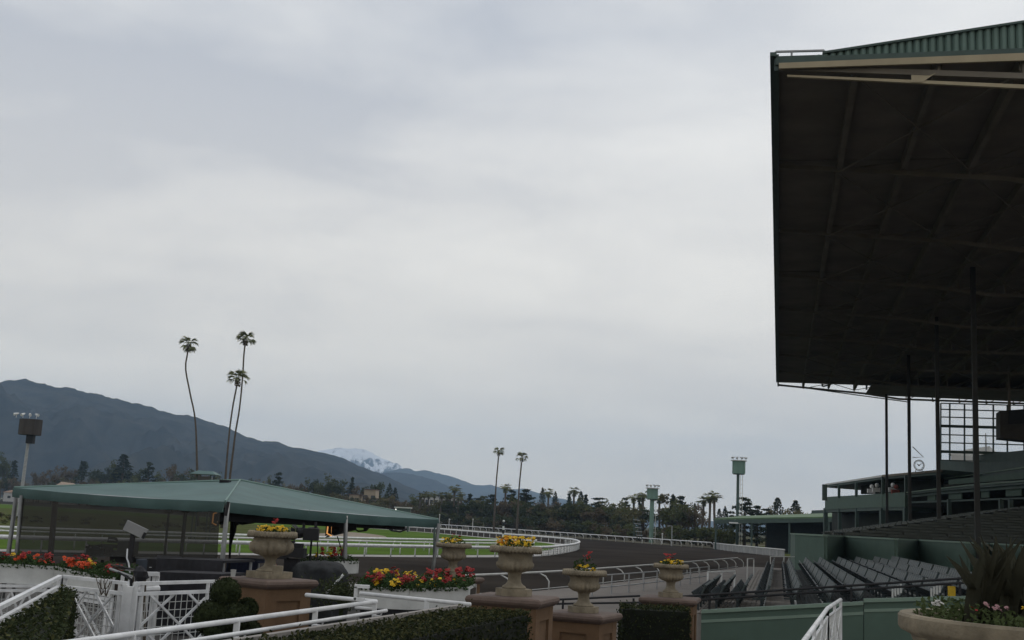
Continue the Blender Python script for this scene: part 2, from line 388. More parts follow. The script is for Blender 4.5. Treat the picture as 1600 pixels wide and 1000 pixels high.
def mountmat(name, a, b_, snow=None, sc=.004):
    m = mat(name, a, 1, .3, sc, col2=b_, detail=12, coord='Object', spec=0)
    t = m.node_tree; bs = t.nodes['Principled BSDF']
    if snow:
        geo = t.nodes.new('ShaderNodeNewGeometry'); sp = t.nodes.new('ShaderNodeSeparateXYZ'); t.links.new(geo.outputs['Position'], sp.inputs[0])
        mr = t.nodes.new('ShaderNodeMapRange'); mr.inputs['From Min'].default_value = snow[0]; mr.inputs['From Max'].default_value = snow[1]
        t.links.new(sp.outputs['Z'], mr.inputs[0])
        mp = t.nodes.new('ShaderNodeMapping'); mp.inputs['Scale'].default_value = (.016, .006, .005); mp.inputs['Rotation'].default_value = (0, R(35), 0)
        t.links.new(geo.outputs['Position'], mp.inputs[0])
        no = t.nodes.new('ShaderNodeTexNoise'); no.inputs['Scale'].default_value = 1.0; no.inputs['Detail'].default_value = 9; no.inputs['Roughness'].default_value = .68
        t.links.new(mp.outputs[0], no.inputs[0])
        su = t.nodes.new('ShaderNodeMath'); su.operation = 'MULTIPLY_ADD'; su.inputs[1].default_value = 4.2; su.inputs[2].default_value = -2.25
        t.links.new(no.outputs[0], su.inputs[0])
        ad_ = t.nodes.new('ShaderNodeMath'); ad_.operation = 'ADD'; t.links.new(su.outputs[0], ad_.inputs[0]); t.links.new(mr.outputs[0], ad_.inputs[1])
        st = t.nodes.new('ShaderNodeMapRange'); st.inputs['From Min'].default_value = .32; st.inputs['From Max'].default_value = .62; t.links.new(ad_.outputs[0], st.inputs[0])
        mxx = t.nodes.new('ShaderNodeMix'); mxx.data_type = 'RGBA'; t.links.new(st.outputs[0], mxx.inputs['Factor'])
        t.links.new(bs.inputs['Base Color'].links[0].from_socket, mxx.inputs['A']); mxx.inputs['B'].default_value = (.75, .77, .8, 1)
        t.links.new(mxx.outputs['Result'], bs.inputs['Base Color'])
    return m
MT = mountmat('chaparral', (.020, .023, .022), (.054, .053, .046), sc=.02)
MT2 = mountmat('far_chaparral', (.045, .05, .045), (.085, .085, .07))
mountain('near_mountain', [(-420, 660), (-250, 632), (-120, 612), (0, 597), (20, 594), (38, 592), (60, 598), (75, 604), (110, 606), (135, 613), (160, 617), (185, 624), (215, 630), (245, 640), (275, 647), (300, 650), (330, 660), (355, 668), (378, 679), (400, 687), (410, 690), (435, 690), (450, 698), (470, 700), (495, 706), (520, 710), (545, 720), (570, 732), (600, 742), (630, 757), (650, 765), (680, 777), (720, 796), (760, 812)], 2400, 1250, 900, MT, 520, 84, 110, 1.3)
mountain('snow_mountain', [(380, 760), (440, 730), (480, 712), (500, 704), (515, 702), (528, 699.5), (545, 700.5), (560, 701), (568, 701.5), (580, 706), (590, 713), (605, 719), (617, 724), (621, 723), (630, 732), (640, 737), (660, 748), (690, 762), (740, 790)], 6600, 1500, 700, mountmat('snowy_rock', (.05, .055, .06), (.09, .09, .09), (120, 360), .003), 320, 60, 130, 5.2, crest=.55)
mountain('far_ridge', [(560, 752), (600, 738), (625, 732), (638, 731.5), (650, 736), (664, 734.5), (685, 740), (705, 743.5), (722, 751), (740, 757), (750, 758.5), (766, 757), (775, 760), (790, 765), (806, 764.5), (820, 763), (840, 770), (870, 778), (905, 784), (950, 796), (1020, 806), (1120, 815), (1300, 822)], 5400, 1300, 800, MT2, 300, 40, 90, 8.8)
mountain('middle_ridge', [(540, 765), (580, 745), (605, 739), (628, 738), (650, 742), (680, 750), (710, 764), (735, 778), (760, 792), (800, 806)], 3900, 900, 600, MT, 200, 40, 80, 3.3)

# ---------------------------------------------------------------- trees: one of each kind, then copies
def crown_cloud(b, c, rad, n, size, lump=.35, mi=0, under=.35):
    """leaf clumps through an uneven volume; gaps between the clumps"""
    lumps = []
    c = Vector(c)
    for k in range(max(5, int(n/70))):
        d = Vector((random.gauss(0,1), random.gauss(0,1), random.gauss(0,1))).normalized()
        if d.z < -under: d.z = -under
        lumps.append((c + Vector((d.x*rad[0], d.y*rad[1], d.z*rad[2]))*random.uniform(.35, .95), random.uniform(.22, .45)))
    for k in range(n):
        q, r = random.choice(lumps); d = Vector((random.gauss(0,1), random.gauss(0,1), random.gauss(0,.8)))
        d = d.normalized()*random.random()**.5*r
        b.leaf(q + Vector((d.x*rad[0], d.y*rad[1], d.z*rad[2])), size*random.uniform(.6, 1.3), mi)
def limbs(b, h0, h1, spread, n, r):
    b.tube([(0,0,-.3), (.08,0,h0*.5), (0,.1,h0), (.1,0,h1*.8)], [r, r*.8, r*.62, r*.2], 7)
    for k in range(n):
        a = 6.28*k/n + random.uniform(-.4,.4); z = h0*random.uniform(.7, 1.2); s = spread*random.uniform(.6, 1)
        b.tube([(0,0,z), (math.cos(a)*s*.5, math.sin(a)*s*.5, z+(h1-z)*.4), (math.cos(a)*s, math.sin(a)*s, z+(h1-z)*.75)], [r*.45, r*.3, r*.1], 5)
PROTO = {}
def proto(kind, seed):
    key = (kind, seed)
    if key in PROTO: return PROTO[key]
    random.seed(hash(kind) % 1 + seed*13 + len(kind)*101)
    name = {'broad': 'broadleaf_tree', 'olive': 'olive_tree', 'brown': 'broadleaf_tree', 'pine': 'pine_tree', 'cedar': 'cedar_tree', 'cypress': 'cypress_tree', 'bush': 'round_bush', 'euc': 'eucalyptus_tree', 'palm': 'palm_tree', 'shrub': 'low_shrub'}[kind]
    root = thing(name, (0,0,0), 'x', 'bush' if kind in ('bush', 'shrub') else 'tree')
    t = MB(); c = MB(); lm = L_DARK
    if kind in ('broad', 'brown', 'olive'):     # 10 m high
        limbs(t, 3.2, 8.5, 3.2, 6, .28)
        lm = {'broad': L_DARK, 'brown': L_BROWN, 'olive': L_OLIVE}[kind]
        if kind == 'broad' and seed % 2: lm = L_MID
        crown_cloud(c, (0,0,6.4), (4.1, 4.1, 3.4), 900, .62)
        crown_cloud(c, (random.uniform(-1.2,1.2), 0, 7.3), (2.6, 2.6, 2.7), 350, .55)
    elif kind == 'euc':                          # tall, open, hanging
        limbs(t, 5.0, 9.0, 2.4, 5, .22)
        lm = L_OLIVE if seed % 2 else L_MID
        for k in range(7):
            a = random.uniform(0, 6.28); r = random.uniform(.4, 2.4); z = random.uniform(5, 9.2)
            crown_cloud(c, (math.cos(a)*r, math.sin(a)*r, z), (1.3, 1.3, 1.0), 110, .5)
    elif kind == 'pine':
        t.tube([(0,0,-.3), (0,0,5), (0,0,9.8)], [.26, .18, .04], 7); lm = L_CON
        for k in range(15):
            z = 1.8 + 8*(k/14); r = 2.3*(1-(k/15)**1.2)+.25
            for j in range(8):
                a = random.uniform(0, 6.28); rr = r*random.uniform(.6, 1.1)
                for q in range(8):
                    f = random.uniform(.15, 1); c.leaf((math.cos(a)*rr*f+random.gauss(0,.12), math.sin(a)*rr*f+random.gauss(0,.12), z-.35*f+random.gauss(0,.1)), random.uniform(.35,.65))
        crown_cloud(c, (0,0,9.4), (.4,.4,.6), 60, .4)
    elif kind == 'cedar':                        # level shelves
        t.tube([(0,0,-.3), (.1,0,5), (0,0,9.4)], [.3, .2, .05], 7); lm = L_CON
        for k in range(12):
            z = 1.6 + 8.0*(k/11) + random.uniform(-.3,.3); r = 3.7*(1-(k/12)**1.5)+.5; a = random.uniform(0, 6.28)
            for s in range(3):
                a += 2.1+random.uniform(-.6,.6); L = r*random.uniform(.5,1.15); tilt = random.uniform(-.1,.28); zz = z+random.uniform(-.25,.25)
                t.tube([(0,0,zz-.3), (math.cos(a)*L*.8, math.sin(a)*L*.8, zz+tilt*L*.8)], [.09,.03], 4)
                for q in range(42):
                    f = random.uniform(.15, 1.05); w = .55*(1.1-f*.5)
                    c.leaf((math.cos(a)*L*f+random.gauss(0,w*.6), math.sin(a)*L*f+random.gauss(0,w*.6), zz+tilt*L*f-.18*abs(random.gauss(0,1))), random.uniform(.4,.75), up=.9)
    elif kind == 'cypress':
        t.tube([(0,0,-.3), (0,0,9)], [.2,.04], 6); lm = L_CON
        for q in range(950):
            z = random.uniform(.8, 10); r = 1.15*math.sin(min(1, (10.3-z)/4.2)*1.5)*random.uniform(.35,1.05); a = random.uniform(0,6.28)
            c.leaf((math.cos(a)*r, math.sin(a)*r, z), random.uniform(.3,.55))
    elif kind == 'bush':                         # 3 m
        lm = [L_DARK, L_BROWN, L_MID][seed % 3]
        t.tube([(0,0,-.2), (0,0,1.6)], [.14,.05], 6)
        crown_cloud(c, (0,0,1.45), (1.75,1.75,1.5), 700, .34, under=.9)
    elif kind == 'shrub':
        lm = L_OLIVE if seed % 2 else L_MID
        t.tube([(0,0,-.1), (0,0,.5)], [.05,.02], 5)
        crown_cloud(c, (0,0,.6), (.95,.95,.6), 260, .22, under=.8)
    elif kind == 'palm':
        bend = random.uniform(-.25,.25)
        t.tube([(0,0,-.3), (bend*.3,0,3), (bend,0,6), (bend*1.2,0,9.1)], [.2,.16,.14,.17], 8)
        lm = L_PALM
        nfr = 20 if seed % 2 else 26
        for k in range(nfr):
            a = 6.28*k/nfr+random.uniform(-.2,.2); el = random.uniform(-.7, 1.2); L = random.uniform(.9,1.2)
            d = Vector((math.cos(a)*math.cos(el), math.sin(a)*math.cos(el), math.sin(el)))
            o = Vector((bend*1.2,0,9.1)); e_ = o + d*L; side = d.cross(Vector((0,0,1))).normalized(); nrm = side.cross(d)
            for s in range(-3, 4):
                dd = (d + side*s*.3 - nrm*.05*abs(s)).normalized(); tip = o+d*L*.5+dd*L*.62 - Vector((0,0,.16+.05*abs(s)))
                c.tri(o+d*L*.45-side*.05, o+d*L*.45+side*.05, tip)
                c.quad(o+d*L*.45, o+d*L*.5+dd*L*.25+side*.07, tip, o+d*L*.5+dd*L*.25-side*.07)
        for q in range(120):                     # hanging dead skirt
            z = random.uniform(7.9, 9.1); a = random.uniform(0,6.28); r=.22+.16*random.random()
            c.leaf((bend*1.15+math.cos(a)*r, math.sin(a)*r, z), .3, up=0)
    t.build('trunk' if kind not in ('bush', 'shrub') else 'stem', PALMT if kind == 'palm' else BARK, root, smooth=True)
    c.build('crown', lm, root)
    PROTO[key] = root; return root
HGT = {'bush': 2.9, 'shrub': 1.2, 'palm': 9.6}
LAND = [(-80, 'left of the brown floodlight drum'), (32, 'below the brown floodlight drum'), (70, 'beside the pale house roof'), (140, 'right of the pale house roof'), (180, 'above the left half of the tent roof'), (245, 'left of the small green roofed stand'), (318, 'behind the small green roofed stand'), (345, 'behind the tent peak'), (420, 'just right of the tent peak'), (455, 'left of the beige apartment block'), (535, 'close by the beige apartment block'), (606, 'right of the beige apartment block'), (645, 'in front of the pale grey buildings'), (718, 'right of the pale grey buildings'), (760, 'around the left far tall palm'), (796, 'around the right far tall palm'), (828, 'right of the far tall palm pair'), (865, 'above the tip of the infield rail'), (910, 'right of the infield rail tip'), (950, 'left of the pale steel ladder frame'), (985, 'beside the pale steel ladder frame'), (1009, 'behind the shorter drum tower'), (1032, 'right of the shorter drum tower'), (1080, 'left of the long green roofed shed'), (1125, 'over the green shed roof left end'), (1152, 'at the taller drum tower foot'), (1180, 'above the green shed roof middle'), (1225, 'above the green shed roof right end'), (1400, '')]
DESC = {'broad': ('dark leafy tree', 'leafy mid green tree'), 'olive': ('olive green spreading tree',)*2, 'brown': ('brownish bare looking tree',)*2, 'pine': ('dark pointed pine',)*2, 'cedar': ('dark cedar with level branches',)*2, 'cypress': ('slim dark cypress',)*2, 'euc': ('loose mid green eucalyptus', 'loose olive eucalyptus'), 'palm': ('fan palm',)*2, 'bush': ('round dark bush', 'round brown bush', 'round green bush'), 'shrub': ('low green shrub', 'low olive shrub')}
TREES = []
def tree(kind, px, top, D, wide=1.0, seed=None, note=None):
    seed = random.randint(0, 2) if seed is None else seed
    st = random.getstate(); pr = proto(kind, seed); random.setstate(st)
    p = at(px, top, D); h = max(p.z, 1.0); s = h/HGT.get(kind, 10.0)
    if kind == 'palm':
        w = (.62 + .38*min(1, 1/s))*s if s > 1 else s; w *= wide
    else: w = s*wide
    o = place(pr, USED, (p.x, p.y, 0), random.uniform(0, 6.28), (w, w, s))
    o.name = pr.name.split('.')[0]; TREES.append((o, kind, seed, px, D, note, h)); return o
RD = [(-300, 560)] + [(px_, (onz(px_, py_).y/K)+12) for px_, py_ in ((0, 781.5), (220, 795), (440, 808), (570, 817), (700, 826.5), (850, 837.5), (1000, 848.8), (1115, 857.5), (1228, 871))] + [(1400, 180)]
RD = [(a, min(c, 560)) for a, c in RD]
def rd(x): return lerp_profile(RD, x)
random.seed(11)
# skyline, left to right, as the photograph has it
for k, x, y, w in (('broad', -40, 716, 1), ('broad', 8, 711, .8), ('pine', 24, 719, 1.1), ('brown', 62, 738, 1), ('brown', 84, 731, .9), ('brown', 108, 727, .8), ('pine', 131, 720, 1.5), ('broad', 150, 735, .8), ('broad', 166, 729, .8), ('pine', 195, 710, 1.6), ('broad', 183, 722, .8), ('broad', 212, 731, .9), ('cedar', 234, 722, .8), ('broad', 252, 738, .8), ('brown', 275, 722, .8), ('broad', 296, 730, .8), ('brown', 320, 737, .9), ('broad', 345, 741, .9), ('broad', 392, 747, .7), ('cedar', 436, 738, .75), ('broad', 424, 746, .6), ('brown', 456, 754, .8), ('brown', 468, 752, .8)):
    tree(k, x, y, rd(x)+10 + random.uniform(0, 40), w)
for k, x, y, w in (('broad', 482, 750, .9), ('broad', 497, 746, .9), ('broad', 512, 744, 1.0), ('broad', 527, 748, .9), ('pine', 551, 745, .8), ('euc', 540, 757, 1), ('brown', 562, 757, .8), ('broad', 586, 752, 1), ('cypress', 609, 755, 1.0), ('cypress', 618, 762, 1.1), ('broad', 602, 768, .7), ('brown', 630, 781, .8), ('brown', 646, 779, .8), ('pine', 735, 771, 1.4), ('cedar', 748, 776, 1), ('euc', 760, 773, .9), ('cedar', 770, 770, .7), ('cedar', 800, 765, .9), ('cedar', 822, 764, 1.1), ('broad', 812, 772, .9), ('cypress', 848, 762, .8), ('cypress', 868, 768, .9), ('pine', 890, 770, .8), ('cypress', 908, 768, 1.0), ('pine', 916, 772, .9), ('cedar', 936, 776, 1.3), ('broad', 953, 783, .9), ('cedar', 978, 776, .7), ('pine', 1000, 772, .8), ('euc', 1043, 769, .7), ('pine', 1052, 772, .9), ('cedar', 1064, 775, 1.1), ('broad', 1076, 789, .8), ('pine', 1086, 786, .7), ('cypress', 1124, 795, 1.1), ('cypress', 1133, 791, .9), ('broad', 1145, 802, .8), ('cedar', 1164, 777, 1.2), ('cedar', 1183, 790, 1.2), ('cedar', 1198, 793, 1.0), ('cypress', 1215, 778, 1.5), ('olive', 1208, 794, .8), ('cypress', 1243, 782, 1.5), ('olive', 1236, 792, .9), ('olive', 1257, 796, .9), ('broad', 1275, 804, .9)):
    tree(k, x, y, rd(x) + random.uniform(45, 85), w)
for x, y in ((656, 772), (663, 769), (671, 770), (680, 769), (689, 770), (697, 771), (704, 771), (712, 759), (722, 769), (718, 774), (790, 757),  (857, 765),  (899, 763),  (993, 774), (1006, 769), (1032, 775)):
    tree('palm', x, y, rd(x) + random.uniform(28, 50), random.uniform(1.4, 1.8))
for x, y in ((1097, 778), (1109, 772), (1119, 770)): tree('palm', x, y, rd(x)+25, 1.7, note='one of the three fan palms with bright trunks left of the taller drum tower')
# the wood below that skyline, then bushes along the rail
for i in range(78):
    x = 640 + (i % 46)*10.6 + (i//46)*7 + random.uniform(-4, 4)
    if 1092 < x < 1124 or 1008 < x < 1031: continue
    tree(random.choice(('broad', 'olive', 'brown', 'broad', 'broad', 'olive', 'euc')), x, random.uniform(777, 793) + (x-800)*.016, rd(x)+random.uniform(26, 44), random.uniform(.9, 1.25))
for i in range(22):
    x = 452 + i*9 + random.uniform(-3, 3)
    tree(random.choice(('broad', 'brown', 'olive', 'brown')), x, random.uniform(760, 771) + (x-450)*.085, rd(x)+random.uniform(4, 24), random.uniform(.8, 1.05))
for i in range(56):
    x = 645 + i*8.8 + random.uniform(-4, 4)
    if 1011 < x < 1028: continue
    y0 = lerp_profile([(640, 815), (700, 818), (1000, 836), (1130, 842), (1200, 846)], x)
    tree('bush', x, y0 - random.uniform(8, 24), rd(x)+random.uniform(8, 17), random.uniform(.8, 1.25))
for i in range(40):
    x = -45 + i*12.6 + random.uniform(-6, 6)
    tree(random.choice(('broad', 'brown', 'olive')), x, 746 + max(0, x)*.03 + random.uniform(-8, 8), rd(x)+4, random.uniform(.8, 1.1))
tree('bush', 1063, 821, rd(1063)+3, 1.1, 2); tree('bush', 1113, 819, rd(1113)+3, 1.5, 2); tree('bush', 1128, 822, rd(1128)+3, 1.0, 2)
for x, y, d in ((4, 797, 150), (-22, 799, 150), (18, 805, 135), (-10, 812, 120), (30, 800, 140), (60, 806, 138), (95, 803, 150), (140, 808, 140), (200, 810, 140), (260, 812, 140), (-50, 805, 140), (320, 815, 140)):
    tree('shrub', x, y, d, random.uniform(1.3, 2.4))

# labels: kind, size and the landmark it stands by
def label_trees():
    cell = {}
    for t in TREES:
        o, kind, seed, px, D, note, h = t
        li = max(i for i, (x, n) in enumerate(LAND) if x <= px or i == 0); name = DESC[kind][seed % len(DESC[kind])]
        cell.setdefault((name, li, note), []).append(t)
    for (name, li, note), ts in cell.items():
        ts.sort(key=lambda t: -t[6]); n = len(ts); place_ = LAND[li][1]
        for i, t in enumerate(ts):
            o = t[0]
            if note:
                xs = sorted(t2[3] for t2 in ts); o['label'] = ('left', 'middle', 'right')[xs.index(t[3])] + note[3:].replace('the three fan palms', 'three fan palms'); o['group'] = 'palms by the drum tower'; continue
            if n == 1: lab = f'{name} {place_}'
            elif n == 2: lab = f"{('taller', 'shorter')[i]} of two, {name} {place_}"
            else:
                k = sorted(t2[3] for t2 in ts).index(t[3])
                lab = f"{name}, {('leftmost', 'second from left', 'third from left', 'fourth from left', 'fifth from left', 'sixth from left', 'seventh from left', 'eighth from left', 'ninth from left', 'tenth from left', 'eleventh from left', 'twelfth from left')[min(k, 11)] if k < n-1 else 'rightmost'}, {place_}"
            o['label'] = lab; o['group'] = 'trees and bushes beyond the track'
label_trees()

# the five tall palms, each with its own lean
FR = MB()
for s in range(-4, 5):
    d = Vector((1, s*.26, -.04*abs(s))).normalized(); tip = Vector((.75, 0, .02)) + d*.85 - Vector((0, 0, .22+.07*abs(s)))
    mid = Vector((.75, 0, .02)) + d*.42; sd_ = Vector((-d.y, d.x, 0))*.055
    FR.quad(Vector((.72, 0, 0)), mid+sd_, tip, mid-sd_); FR.quad(Vector((.72, 0, .0)), mid+Vector((0,0,.03)), tip+Vector((0,0,-.08)), mid-Vector((0,0,.05)))
FR.bar((0,0,0), (.76,0,.02), .04, .025)
FROND = mesh_only(FR, 'frond', L_PALM)
def tall_palm(pts, D, label, scale, nfr, droop, r=.2):
    base = at(pts[-1][0], pts[-1][1], D); base.z = 0
    root = thing('tall_palm', base, label, 'palm tree', 'tall palms over the racecourse')
    w = [base] + [at(x, y, D) for x, y in reversed(pts[:-1])]
    sm = smooth_line(w, 1.2); n = len(sm)
    b = MB(); b.tube(sm, [r*(1.15 - .5*min(1, i/(n*.6))) for i in range(n)], 8); b.build('trunk', PALMT, root, smooth=True)
    top = w[-1]; sk = MB()
    for q in range(90):
        a = random.uniform(0, 6.28); z = random.uniform(-1.0, 0)*scale; rr = (.18+.2*random.random())*scale
        sk.leaf(top + Vector((math.cos(a)*rr, math.sin(a)*rr, z)), .35*scale, up=0)
    sk.build('dead_skirt', L_BROWN, root)
    for k in range(nfr):
        a = 6.28*k/nfr + random.uniform(-.15, .15); el = random.uniform(-droop, 1.15)
        f = inst(FROND, root, top, 0, scale*random.uniform(.85, 1.1), 'frond'); f.rotation_euler = (random.uniform(-.3,.3), -el, a)
random.seed(5)
tall_palm([(295, 538), (293, 552), (290, 576), (297, 615), (306, 670), (317, 740)], 165, 'leftmost tall palm with a kinked bending trunk behind the tent', 1.05, 24, .9)
tall_palm([(384, 530), (381, 555), (379, 590), (374, 640), (366, 690), (356, 760)], 165, 'tallest palm of the close pair behind the tent peak', 1.05, 26, .6)
tall_palm([(372, 592), (369, 608), (363, 640), (357, 690), (352, 760)], 160, 'lower palm of the close pair behind the tent peak', 1.15, 24, .25)
tall_palm([(779.5, 706), (778, 725), (775, 760), (772, 815)], 262, 'left and taller palm of the far pair rising from the wood', 1.05, 24, .35, .26)
tall_palm([(815.5, 715), (814, 732), (811, 765), (808, 818)], 262, 'right and shorter palm of the far pair rising from the wood', 1.1, 24, .35, .28)
# ================================================================ far buildings
def facing(px, d):               # axes of a building front that faces the camera side
    return Vector((1, 0, 0)), Vector((0, 1, 0))
def house(name, label, x0, x1, ytop, D, depth, m, zb=0.0):
    a = at(x0, ytop, D); c = at(x1, ytop, D)
    return thing(name, ((a.x+c.x)/2, a.y, zb), label, 'building'), a, c
WALLB = mat('beige_render', (.30, .25, .18), .9, .12, .3)
WALLG = mat('pale_grey_render', (.42, .42, .41), .9, .08, .2)
PANE = mat('dark_glass', (.03, .035, .04), .25, .2, .5, spec=.5)
ROOFM = mat('terracotta_roof', (.22, .15, .11), .9, .2, .5)
# beige apartment block with stepped top
t, a, c = house('apartment_block', 'beige three storey apartment block among trees beyond the infield', 567, 606, 770, 380, 14, WALLB)
w = c.x-a.x; y = a.y; zt = a.z
b = MB(); b.box((a.x+w*.28, y+6, zt/2+.6), (w*.46, 12, zt+1.2)); b.box((a.x+w*.76, y+7.5, zt/2-1), (w*.5, 12, zt-2)); b.build('wall', WALLB, t)
b = MB(); b.box((a.x+w*.28, y+6, zt+1.35), (w*.5, 12.8, .3)); b.build('roof', CAP, t)
b = MB(); b.box((a.x+w*.76, y+7.5, zt-1.85), (w*.54, 12.8, .3)); b.build('roof', CAP, t)
for i in range(3):
    for j in range(2):
        b = MB(); b.box((a.x+w*(.12+.3*j), y-.05, zt-1.6-3.1*i), (1.5, .16, 1.6)); b.build('window', PANE, t)
    b = MB(); b.box((a.x+w*.76, y+1.4, zt-4.1-3.1*i), (w*.36, .2, 1.7)); b.build('window', PANE, t)
    b = MB(); b.box((a.x+w*.77, y+.7, zt-5.2-3.1*i), (w*.48, 1.5, .9)); b.build('balcony', WALLG, t)
t, a, c = house('apartment_block', 'beige lower wing half hidden by trees left of the apartment block', 546, 562, 773, 385, 10, WALLB)
b = MB(); b.box(((a.x+c.x)/2, a.y+5, a.z/2), (c.x-a.x, 10, a.z)); b.build('wall', WALLB, t)
b = MB(); b.box(((a.x+c.x)/2, a.y+5, a.z+.15), (c.x-a.x+.8, 10.6, .3)); b.build('roof', CAP, t)
for i in range(2):
    for j in range(2):
        b = MB(); b.box((a.x+(c.x-a.x)*(.28+.44*j), a.y-.04, a.z-1.8-3*i), (1.4, .14, 1.5)); b.build('window', PANE, t)
for (x0, x1, yt, lab) in ((656, 686, 776, 'pale grey wide building behind the row of fan palms'), (690, 718, 778, 'pale grey building seen between palm trunks by the dark tree'), (634, 654, 787, 'low pale building left of the row of fan palms')):
    t, a, c = house('office_building', lab, x0, x1, yt, 390, 20, WALLG); w = c.x-a.x
    b = MB(); b.box(((a.x+c.x)/2, a.y+8, a.z/2), (w, 16, a.z)); b.build('wall', WALLG, t)
    b = MB(); b.box(((a.x+c.x)/2, a.y+8, a.z+.2), (w+.5, 16.5, .4)); b.build('roof', GREYM, t)
    for i in range(max(1, int(a.z/3.6))):
        for j in range(4):
            b = MB(); b.box((a.x+w*(.14+.24*j), a.y-.04, a.z-1.7-3.4*i), (w*.15, .14, 1.5)); b.build('window', PANE, t)
t, a, c = house('bungalow', 'pale bungalow with tan pitched roof among trees at the left', 89, 112, 758.5, 500, 9, WALLG)
w = c.x-a.x; b = MB(); b.box(((a.x+c.x)/2, a.y+4, a.z/2), (w, 8, a.z)); b.build('wall', WALLG, t)
b = MB(); b.prism([(0,0),(1,0),(1,1),(0,1)], 0, 1); b.v = []; b.f = []; b.m = []
b.hexa([(a.x-.5, a.y-.6, a.z), (c.x+.5, a.y-.6, a.z), (c.x+.5, a.y+8.6, a.z), (a.x-.5, a.y+8.6, a.z), (a.x+.6, a.y+3.7, a.z+1.9), (c.x-.6, a.y+3.7, a.z+1.5), (c.x-.6, a.y+4.3, a.z+1.5), (a.x+.6, a.y+4.3, a.z+1.9)]); b.build('roof', mat('tan_roof', (.28, .22, .17), .9, .15, .5), t)
b = MB(); b.box((a.x+w*.6, a.y-.05, a.z*.5), (1.6, .14, 1.3)); b.build('window', PANE, t)
t, a, c = house('bungalow', 'small pale house with low roof far left behind the rail', 6, 24, 769, 510, 9, WALLG)
b = MB(); b.box(((a.x+c.x)/2, a.y+4, a.z/2), (c.x-a.x, 8, a.z)); b.build('wall', WALLG, t)
b = MB(); b.hexa([(a.x-.5, a.y-.6, a.z), (c.x+.5, a.y-.6, a.z), (c.x+.5, a.y+8.6, a.z), (a.x-.5, a.y+8.6, a.z), (a.x+2, a.y+3.7, a.z+1.2), (c.x-2, a.y+3.7, a.z+1.2), (c.x-2, a.y+4.3, a.z+1.2), (a.x+2, a.y+4.3, a.z+1.2)]); b.build('roof', ROOFM, t)
b = MB(); b.box(((a.x+c.x)/2, a.y-.05, a.z*.5), (1.5, .14, 1.2)); b.build('window', PANE, t)
# tote board: dark box on legs, a pale gable end at its right
t, a, c = house('tote_board', 'dark green flat results board standing right of the tent roof edge', 618, 641, 793.5, 210, 3, GREEND); w = c.x-a.x
b = MB(); b.box(((a.x+c.x)/2, a.y+1, a.z-1.5), (w, 2, 3.0)); b.build('board', GREEND, t)
b = MB(); b.box(((a.x+c.x)/2, a.y+1, a.z+.12), (w+.5, 2.5, .22)); b.build('roof', WGREY, t)
for f in (.1, .9):
    b = MB(); b.box((a.x+w*f, a.y+1, (a.z-3)/2), (.3, .3, a.z-3)); b.build('leg', GREEND, t)
b = MB(); b.ball((a.x+.1, a.y-.2, a.z-.3), .15); b.build('lamp', mat('lamp_lit', (.9,.9,.85), .5, .02, 1, emit=((1,.97,.9), .8)), t)
# small green roofed stand behind the tent
t = thing('judges_stand', xy(at(322, 745, 100)), 'small green roofed lookout stand rising behind the tent', 'stand')
p = at(322, 737.5, 100); rw = 40*100/1600
b = MB(); b.hexa([(p.x-rw/2, p.y-1.4, p.z-.25), (p.x+rw/2, p.y-1.4, p.z-.25), (p.x+rw/2, p.y+1.4, p.z-.25), (p.x-rw/2, p.y+1.4, p.z-.25), (p.x-.7, p.y-.4, p.z+.1), (p.x+.7, p.y-.4, p.z+.1), (p.x+.7, p.y+.4, p.z+.1), (p.x-.7, p.y+.4, p.z+.1)]); b.build('roof', TENTM, t)
b = MB(); b.box((p.x, p.y, p.z-1.75), (1.5, 1.5, 1.6)); b.build('cabin', GREEND, t)
b = MB(); b.box((p.x, p.y, p.z-.72), (1.3, 1.3, .55)); b.build('window', PANE, t)
for sx in (-1, 1):
    for sy in (-1, 1):
        b = MB(); b.bar((p.x+sx*.7, p.y+sy*.7, 0), (p.x+sx*.65, p.y+sy*.65, p.z-.3), .12, .12); b.build('leg', GREEND, t)
# green shed with a long low roof
t = thing('green_shed', xy(at(1205, 830, 190)), 'long low shed with mossy green roof and dark open front', 'shed')
D1 = 190
pa = at(1116, 810, D1); pb = at(1300, 807, D1-14); pr0 = at(1160, 806, D1+26); pr1 = at(1300, 801.5, D1+14)
GRF = mat('mossy_green_roof', (.085, .14, .075), .8, .25, .15, .2, bscale=1)
b = MB(); th = Vector((0, 0, .25))
b.hexa([pa-th, pb-th, pr1-th, pr0-th, pa, pb, pr1, pr0]); b.build('roof', GRF, t)
fa = Vector((0, -.12, 0)); dn = Vector((0, 0, .95))
b = MB(); b.hexa([pa-dn+fa, pb-dn+fa, pb-dn-fa*.9, pa-dn-fa*.9, pa-th*1.05+fa, pb-th*1.05+fa, pb-th*1.05-fa*.9, pa-th*1.05-fa*.9]); b.build('fascia', GREEND, t)
b = MB(); q0 = xy(pr0); q1 = xy(pr1); b.hexa([q0+Vector((2,-14,0)), q1-Vector((0,14,0)), q1-Vector((0,13.7,0)), q0+Vector((2,-13.7,0)), pr0+Vector((2,-14,-.8)), pr1-Vector((0,14,.8)), pr1-Vector((0,13.7,.8)), pr0+Vector((2,-13.7,-.8))]); b.build('back_wall', mat('shed_dark_wall', (.022,.026,.024), .9), t)
pt = MB(); pt.box((0, 0, 2.4), (.28, .28, 4.8)); PT = mesh_only(pt, 'post', GREEND)
for i in range(4):
    f = i/3; q = xy(pa.lerp(pb, .02+.96*f)); o = inst(PT, t, q+Vector((0, .4, 0)), name='post'); o.scale.z = (pa.lerp(pb, f).z-.9)/4.8
wp = at(1148, 817, D1-3); b = MB(); b.box(wp, (2.0, .25, .25)); tag(b.build('shed_sign', WHITE, t.parent), 'thin white board under the left end of the shed eave', 'sign')
